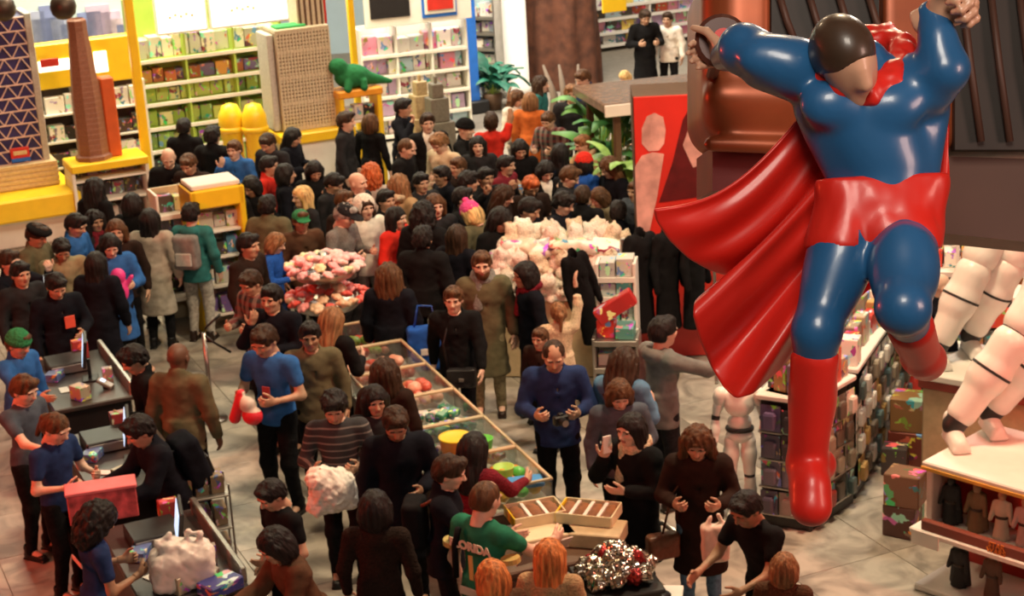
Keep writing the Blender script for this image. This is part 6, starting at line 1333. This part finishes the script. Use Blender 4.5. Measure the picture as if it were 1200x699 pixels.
o = who('walking with satchel'); t = softbox('satchel', (.15, .05, .10), CL['char'], 'dark grey satchel across the walking young man', 'bag', at_p(o, (.05, -.20, .72)), o.rotation_euler[2]); MB().box((0, -.055, .14), (.28, .015, .12), .01).build('flap', M['black'], t); MB().box((0, -.066, .10), (.05, .01, .035), .004).build('clasp', M['metal'], t); strap([(-.13, 0, .18), (-.17, .05, .45), (-.10, .13, .72)], .012, CL['black'], t)
o = who('white shopping bag'); t = thing('shopping_bag', 'white plastic shopping bag held by long haired woman', 'bag', at_p(o, (.14, -.40, .74)), .2); s = SDF((-.16, -.1, -.02), (.16, .1, .42), .012); s.box((0, 0, .16), (.11, .05, .16), .02, rnd=.03); s.cap((-.07, 0, .3), (-.03, 0, .39), .022, .012, .03); s.cap((.07, 0, .3), (.03, 0, .39), .022, .012, .03); s.wave(.008, 25, 25, 18, 4); link('bag_body', mesh('bag_body', *s.nets(), True), t, mats=plain('white_carrier', (.72, .62, .52), .4))
t = softbox('handbag', (.14, .06, .11), (.12, .05, .025), 'brown leather handbag hanging at long haired woman side', 'bag', at_p(o, (-.28, -.10, .60)), .3); strap([(0, 0, .2), (.08, -.03, .55), (.30, -.05, .84)], .010, (.12, .05, .025), t)
o = who('person leaning on the till'); t = softbox('backpack', (.17, .11, .24), CL['ink'], 'large dark backpack worn by person leaning on the till', 'backpack', at_p(o, (0, .24, .98)), o.rotation_euler[2], 'fabric'); t.rotation_euler = (.28, 0, o.rotation_euler[2]); MB().box((0, .115, .16), (.22, .05, .18), .02).build('front_pocket', M['black'], t); strap([(-.1, -.1, .42), (-.1, -.2, .46), (-.1, -.28, .30)], .018, CL['ink'], t); strap([(.1, -.1, .42), (.1, -.2, .46), (.1, -.28, .30)], .018, CL['ink'], t)
o = who('grey backpack'); t = softbox('backpack', (.16, .09, .21), CL['grey'], 'pale grey backpack on the teal jacket', 'backpack', at_p(o, (0, .22, 1.0)), o.rotation_euler[2], 'fabric'); MB().box((0, .095, .14), (.2, .04, .16), .02).build('front_pocket', M['greybrick'], t)
o = who('brown strapped backpack'); t = softbox('backpack', (.15, .09, .20), CL['black'], 'black backpack with brown straps near green jersey', 'backpack', at_p(o, (0, .22, 1.0)), o.rotation_euler[2], 'fabric'); strap([(-.1, -.07, .38), (-.1, -.18, .44), (-.1, -.30, .34), (-.1, -.33, .12)], .016, (.14, .05, .03), t)
# jersey lettering
o = who('green sports jersey'); JM = plain('jersey_gold', (.55, .40, .12), .6); JW = plain('jersey_white', (.62, .56, .44), .6); jb = [c for c in o.children if c.name.startswith('tee_shirt')][0]
def textmesh(body, size):
    c = bpy.data.curves.new('t', 'FONT'); c.body = body; c.size = size; c.extrude = .003; c.align_x = 'CENTER'; c.offset = .004
    ob = bpy.data.objects.new('tmp', c); COL.objects.link(ob); m = bpy.data.meshes.new_from_object(ob.evaluated_get(bpy.context.evaluated_depsgraph_get())); bpy.data.objects.remove(ob); m.materials.clear(); return m
link('jersey_name', textmesh('FLORIDA', .085), jb, loc=(0, .135, 1.30), rot=(math.radians(90), 0, math.radians(180)), mats=JW); link('jersey_number', textmesh('1', .26), jb, loc=(0, .135, 1.08), rot=(math.radians(90), 0, math.radians(180)), mats=JM); MB().box((.0, .142, .98), (.20, .012, .06), .004).build('white_patch', JW, jb)
for e in (-1, 1): MB().tube([(e*.245, .025, 1.27), (e*.25, .025, 1.235)], .064, 14).build('gold_sleeve_band', JM, jb)
strap([(.10, .12, 1.44), (.13, .135, 1.30), (.15, .12, 1.05)], .022, CL['black'], jb, 'black_strap', 'fabric')
# held things
o = who('holding a white plush'); s = SDF((-.3, -.25, -.05), (.3, .25, .5), .011); s.ell((0, 0, .2), (.2, .16, .19), .05); s.ell((-.10, -.03, .33), (.13, .12, .11), .05); s.ell((.14, -.02, .10), (.08, .09, .08), .05); s.ell((-.15, 0, .08), (.08, .09, .08), .05); s.wave(.014, 26, 26, 26, 7); s.wave(.008, 70, 70, 70, 8)
tag(link('white_plush', mesh('white_plush', *s.nets(), True), None, loc=at_p(o, (-.03, -.40, .84)), rot=(0, 0, .3), mats=plain('fluffy_white', (.85, .80, .72), .95, bump=.8, scale=40)), 'big fluffy white plush held by the striped jersey man', 'plush toy')
o = who('holding red toy'); s = SDF((-.25, -.2, -.05), (.25, .2, .4), .014); s.cap((-.14, 0, .05), (-.05, 0, .30), .055, .04, .03); s.ell((.06, -.02, .10), (.10, .08, .09), .03); s.ell((.02, -.03, .21), (.08, .07, .075), .02); V, Q = s.nets(); c_ = V[Q].mean(1)
tag(link('held_toy', mesh('held_toy', V, Q, True, (c_[:, 0] > -.02) & (c_[:, 2] > .15), [plain('toy_red', (.70, .03, .05), .45), plain('toy_white', (.65, .58, .50), .5)]), None, loc=at_p(o, (-.02, -.36, .98)), rot=(0, 0, -.4)), 'red and white soft toy held by blue tee shirt worker', 'plush toy')
MB().box((.02, -.135, 1.18), (.07, .012, .10), .004).build('name_badge', plain('badge_red', (.30, .05, .06), .5), o)
o = who('bright pink toy'); s = SDF((-.2, -.15, -.05), (.2, .15, .5), .014); s.ell((0, 0, .14), (.10, .07, .14), .03); s.ell((0, -.01, .32), (.085, .07, .09), .03); s.cap((-.09, 0, .22), (-.15, 0, .3), .03, .025, .02); s.cap((.09, 0, .22), (.15, 0, .3), .03, .025, .02)
tag(link('pink_toy', mesh('pink_toy', *s.nets(), True), None, loc=at_p(o, (0, -.40, 1.02)), mats=plain('hot_pink', (.85, .05, .30), .5)), 'hot pink toy clasped by the woman in long blue coat', 'plush toy')
o = who('glowing phone'); t = thing('mobile_phone', 'glowing phone held up at the left edge', 'phone', at_p(o, (0, -.52, 1.46)), o.rotation_euler[2]); MB().box((0, 0, 0), (.08, .01, .15), .006).build('case', M['black'], t); MB().box((0, .008, 0), (.07, .004, .13), .002).build('screen', plain('phone_glow', (1, .98, .92), .3, emit=5), t)
o = who('both hands up before face'); t = thing('mobile_phone', 'small lit phone raised in the dark crowd behind plush heap', 'phone', at_p(o, (0, -.52, 1.44)), o.rotation_euler[2]); MB().box((0, 0, 0), (.08, .01, .15), .006).build('case', M['black'], t); MB().box((0, .008, 0), (.07, .004, .13), .002).build('screen', plain('phone_glow2', (.8, .88, 1), .3, emit=2.5), t)
o = who('looking down at a camera'); t = thing('camera', 'black camera held by the man in navy jacket', 'camera', at_p(o, (.02, -.36, 1.11)), o.rotation_euler[2]+.4); MB().box((0, 0, .045), (.14, .06, .09), .012).build('camera_body', M['black'], t); MB().tube([(0, -.03, .045), (0, -.10, .045)], .036, 16).build('lens', M['black'], t); MB().tube([(0, -.10, .045), (0, -.104, .045)], .030, 16).build('front_glass', M['metal'], t); MB().box((0, 0, .10), (.05, .04, .025), .006).build('viewfinder', M['black'], t)
o = who('red badge on chest'); MB().box((.06, -.15, 1.22), (.10, .012, .13), .006).build('red_badge', plain('red_badge', (.65, .10, .06), .5), o)
o = who('big curly black hair'); bd = [c for c in o.children if c.name.startswith('tee_shirt')][0]; MB().box((0, .128, 1.33), (.22, .01, .035), .003).build('shirt_print', plain('pink_print', (.75, .40, .36), .6), bd)
o = who('holding a parcel'); tag(MB().box((0, 0, .1), (.28, .16, .2), .01).build('held_parcel', M['pack'], loc=at_p(o, (0, -.42, .98)), rot=(0, 0, .2), color=(.35, .28, .2)), 'tan parcel held by black haired woman in black top', 'parcel')
o = who('hand at chin'); t = thing('mobile_phone', 'white phone against cheek of woman with cream scarf', 'phone', at_p(o, (-.10, -.20, 1.52)), o.rotation_euler[2]+1.2); MB().box((0, 0, 0), (.075, .012, .15), .006).build('case', M['white'], t); MB().box((0, .008, 0), (.065, .004, .13), .002).build('glass_front', M['black'], t)
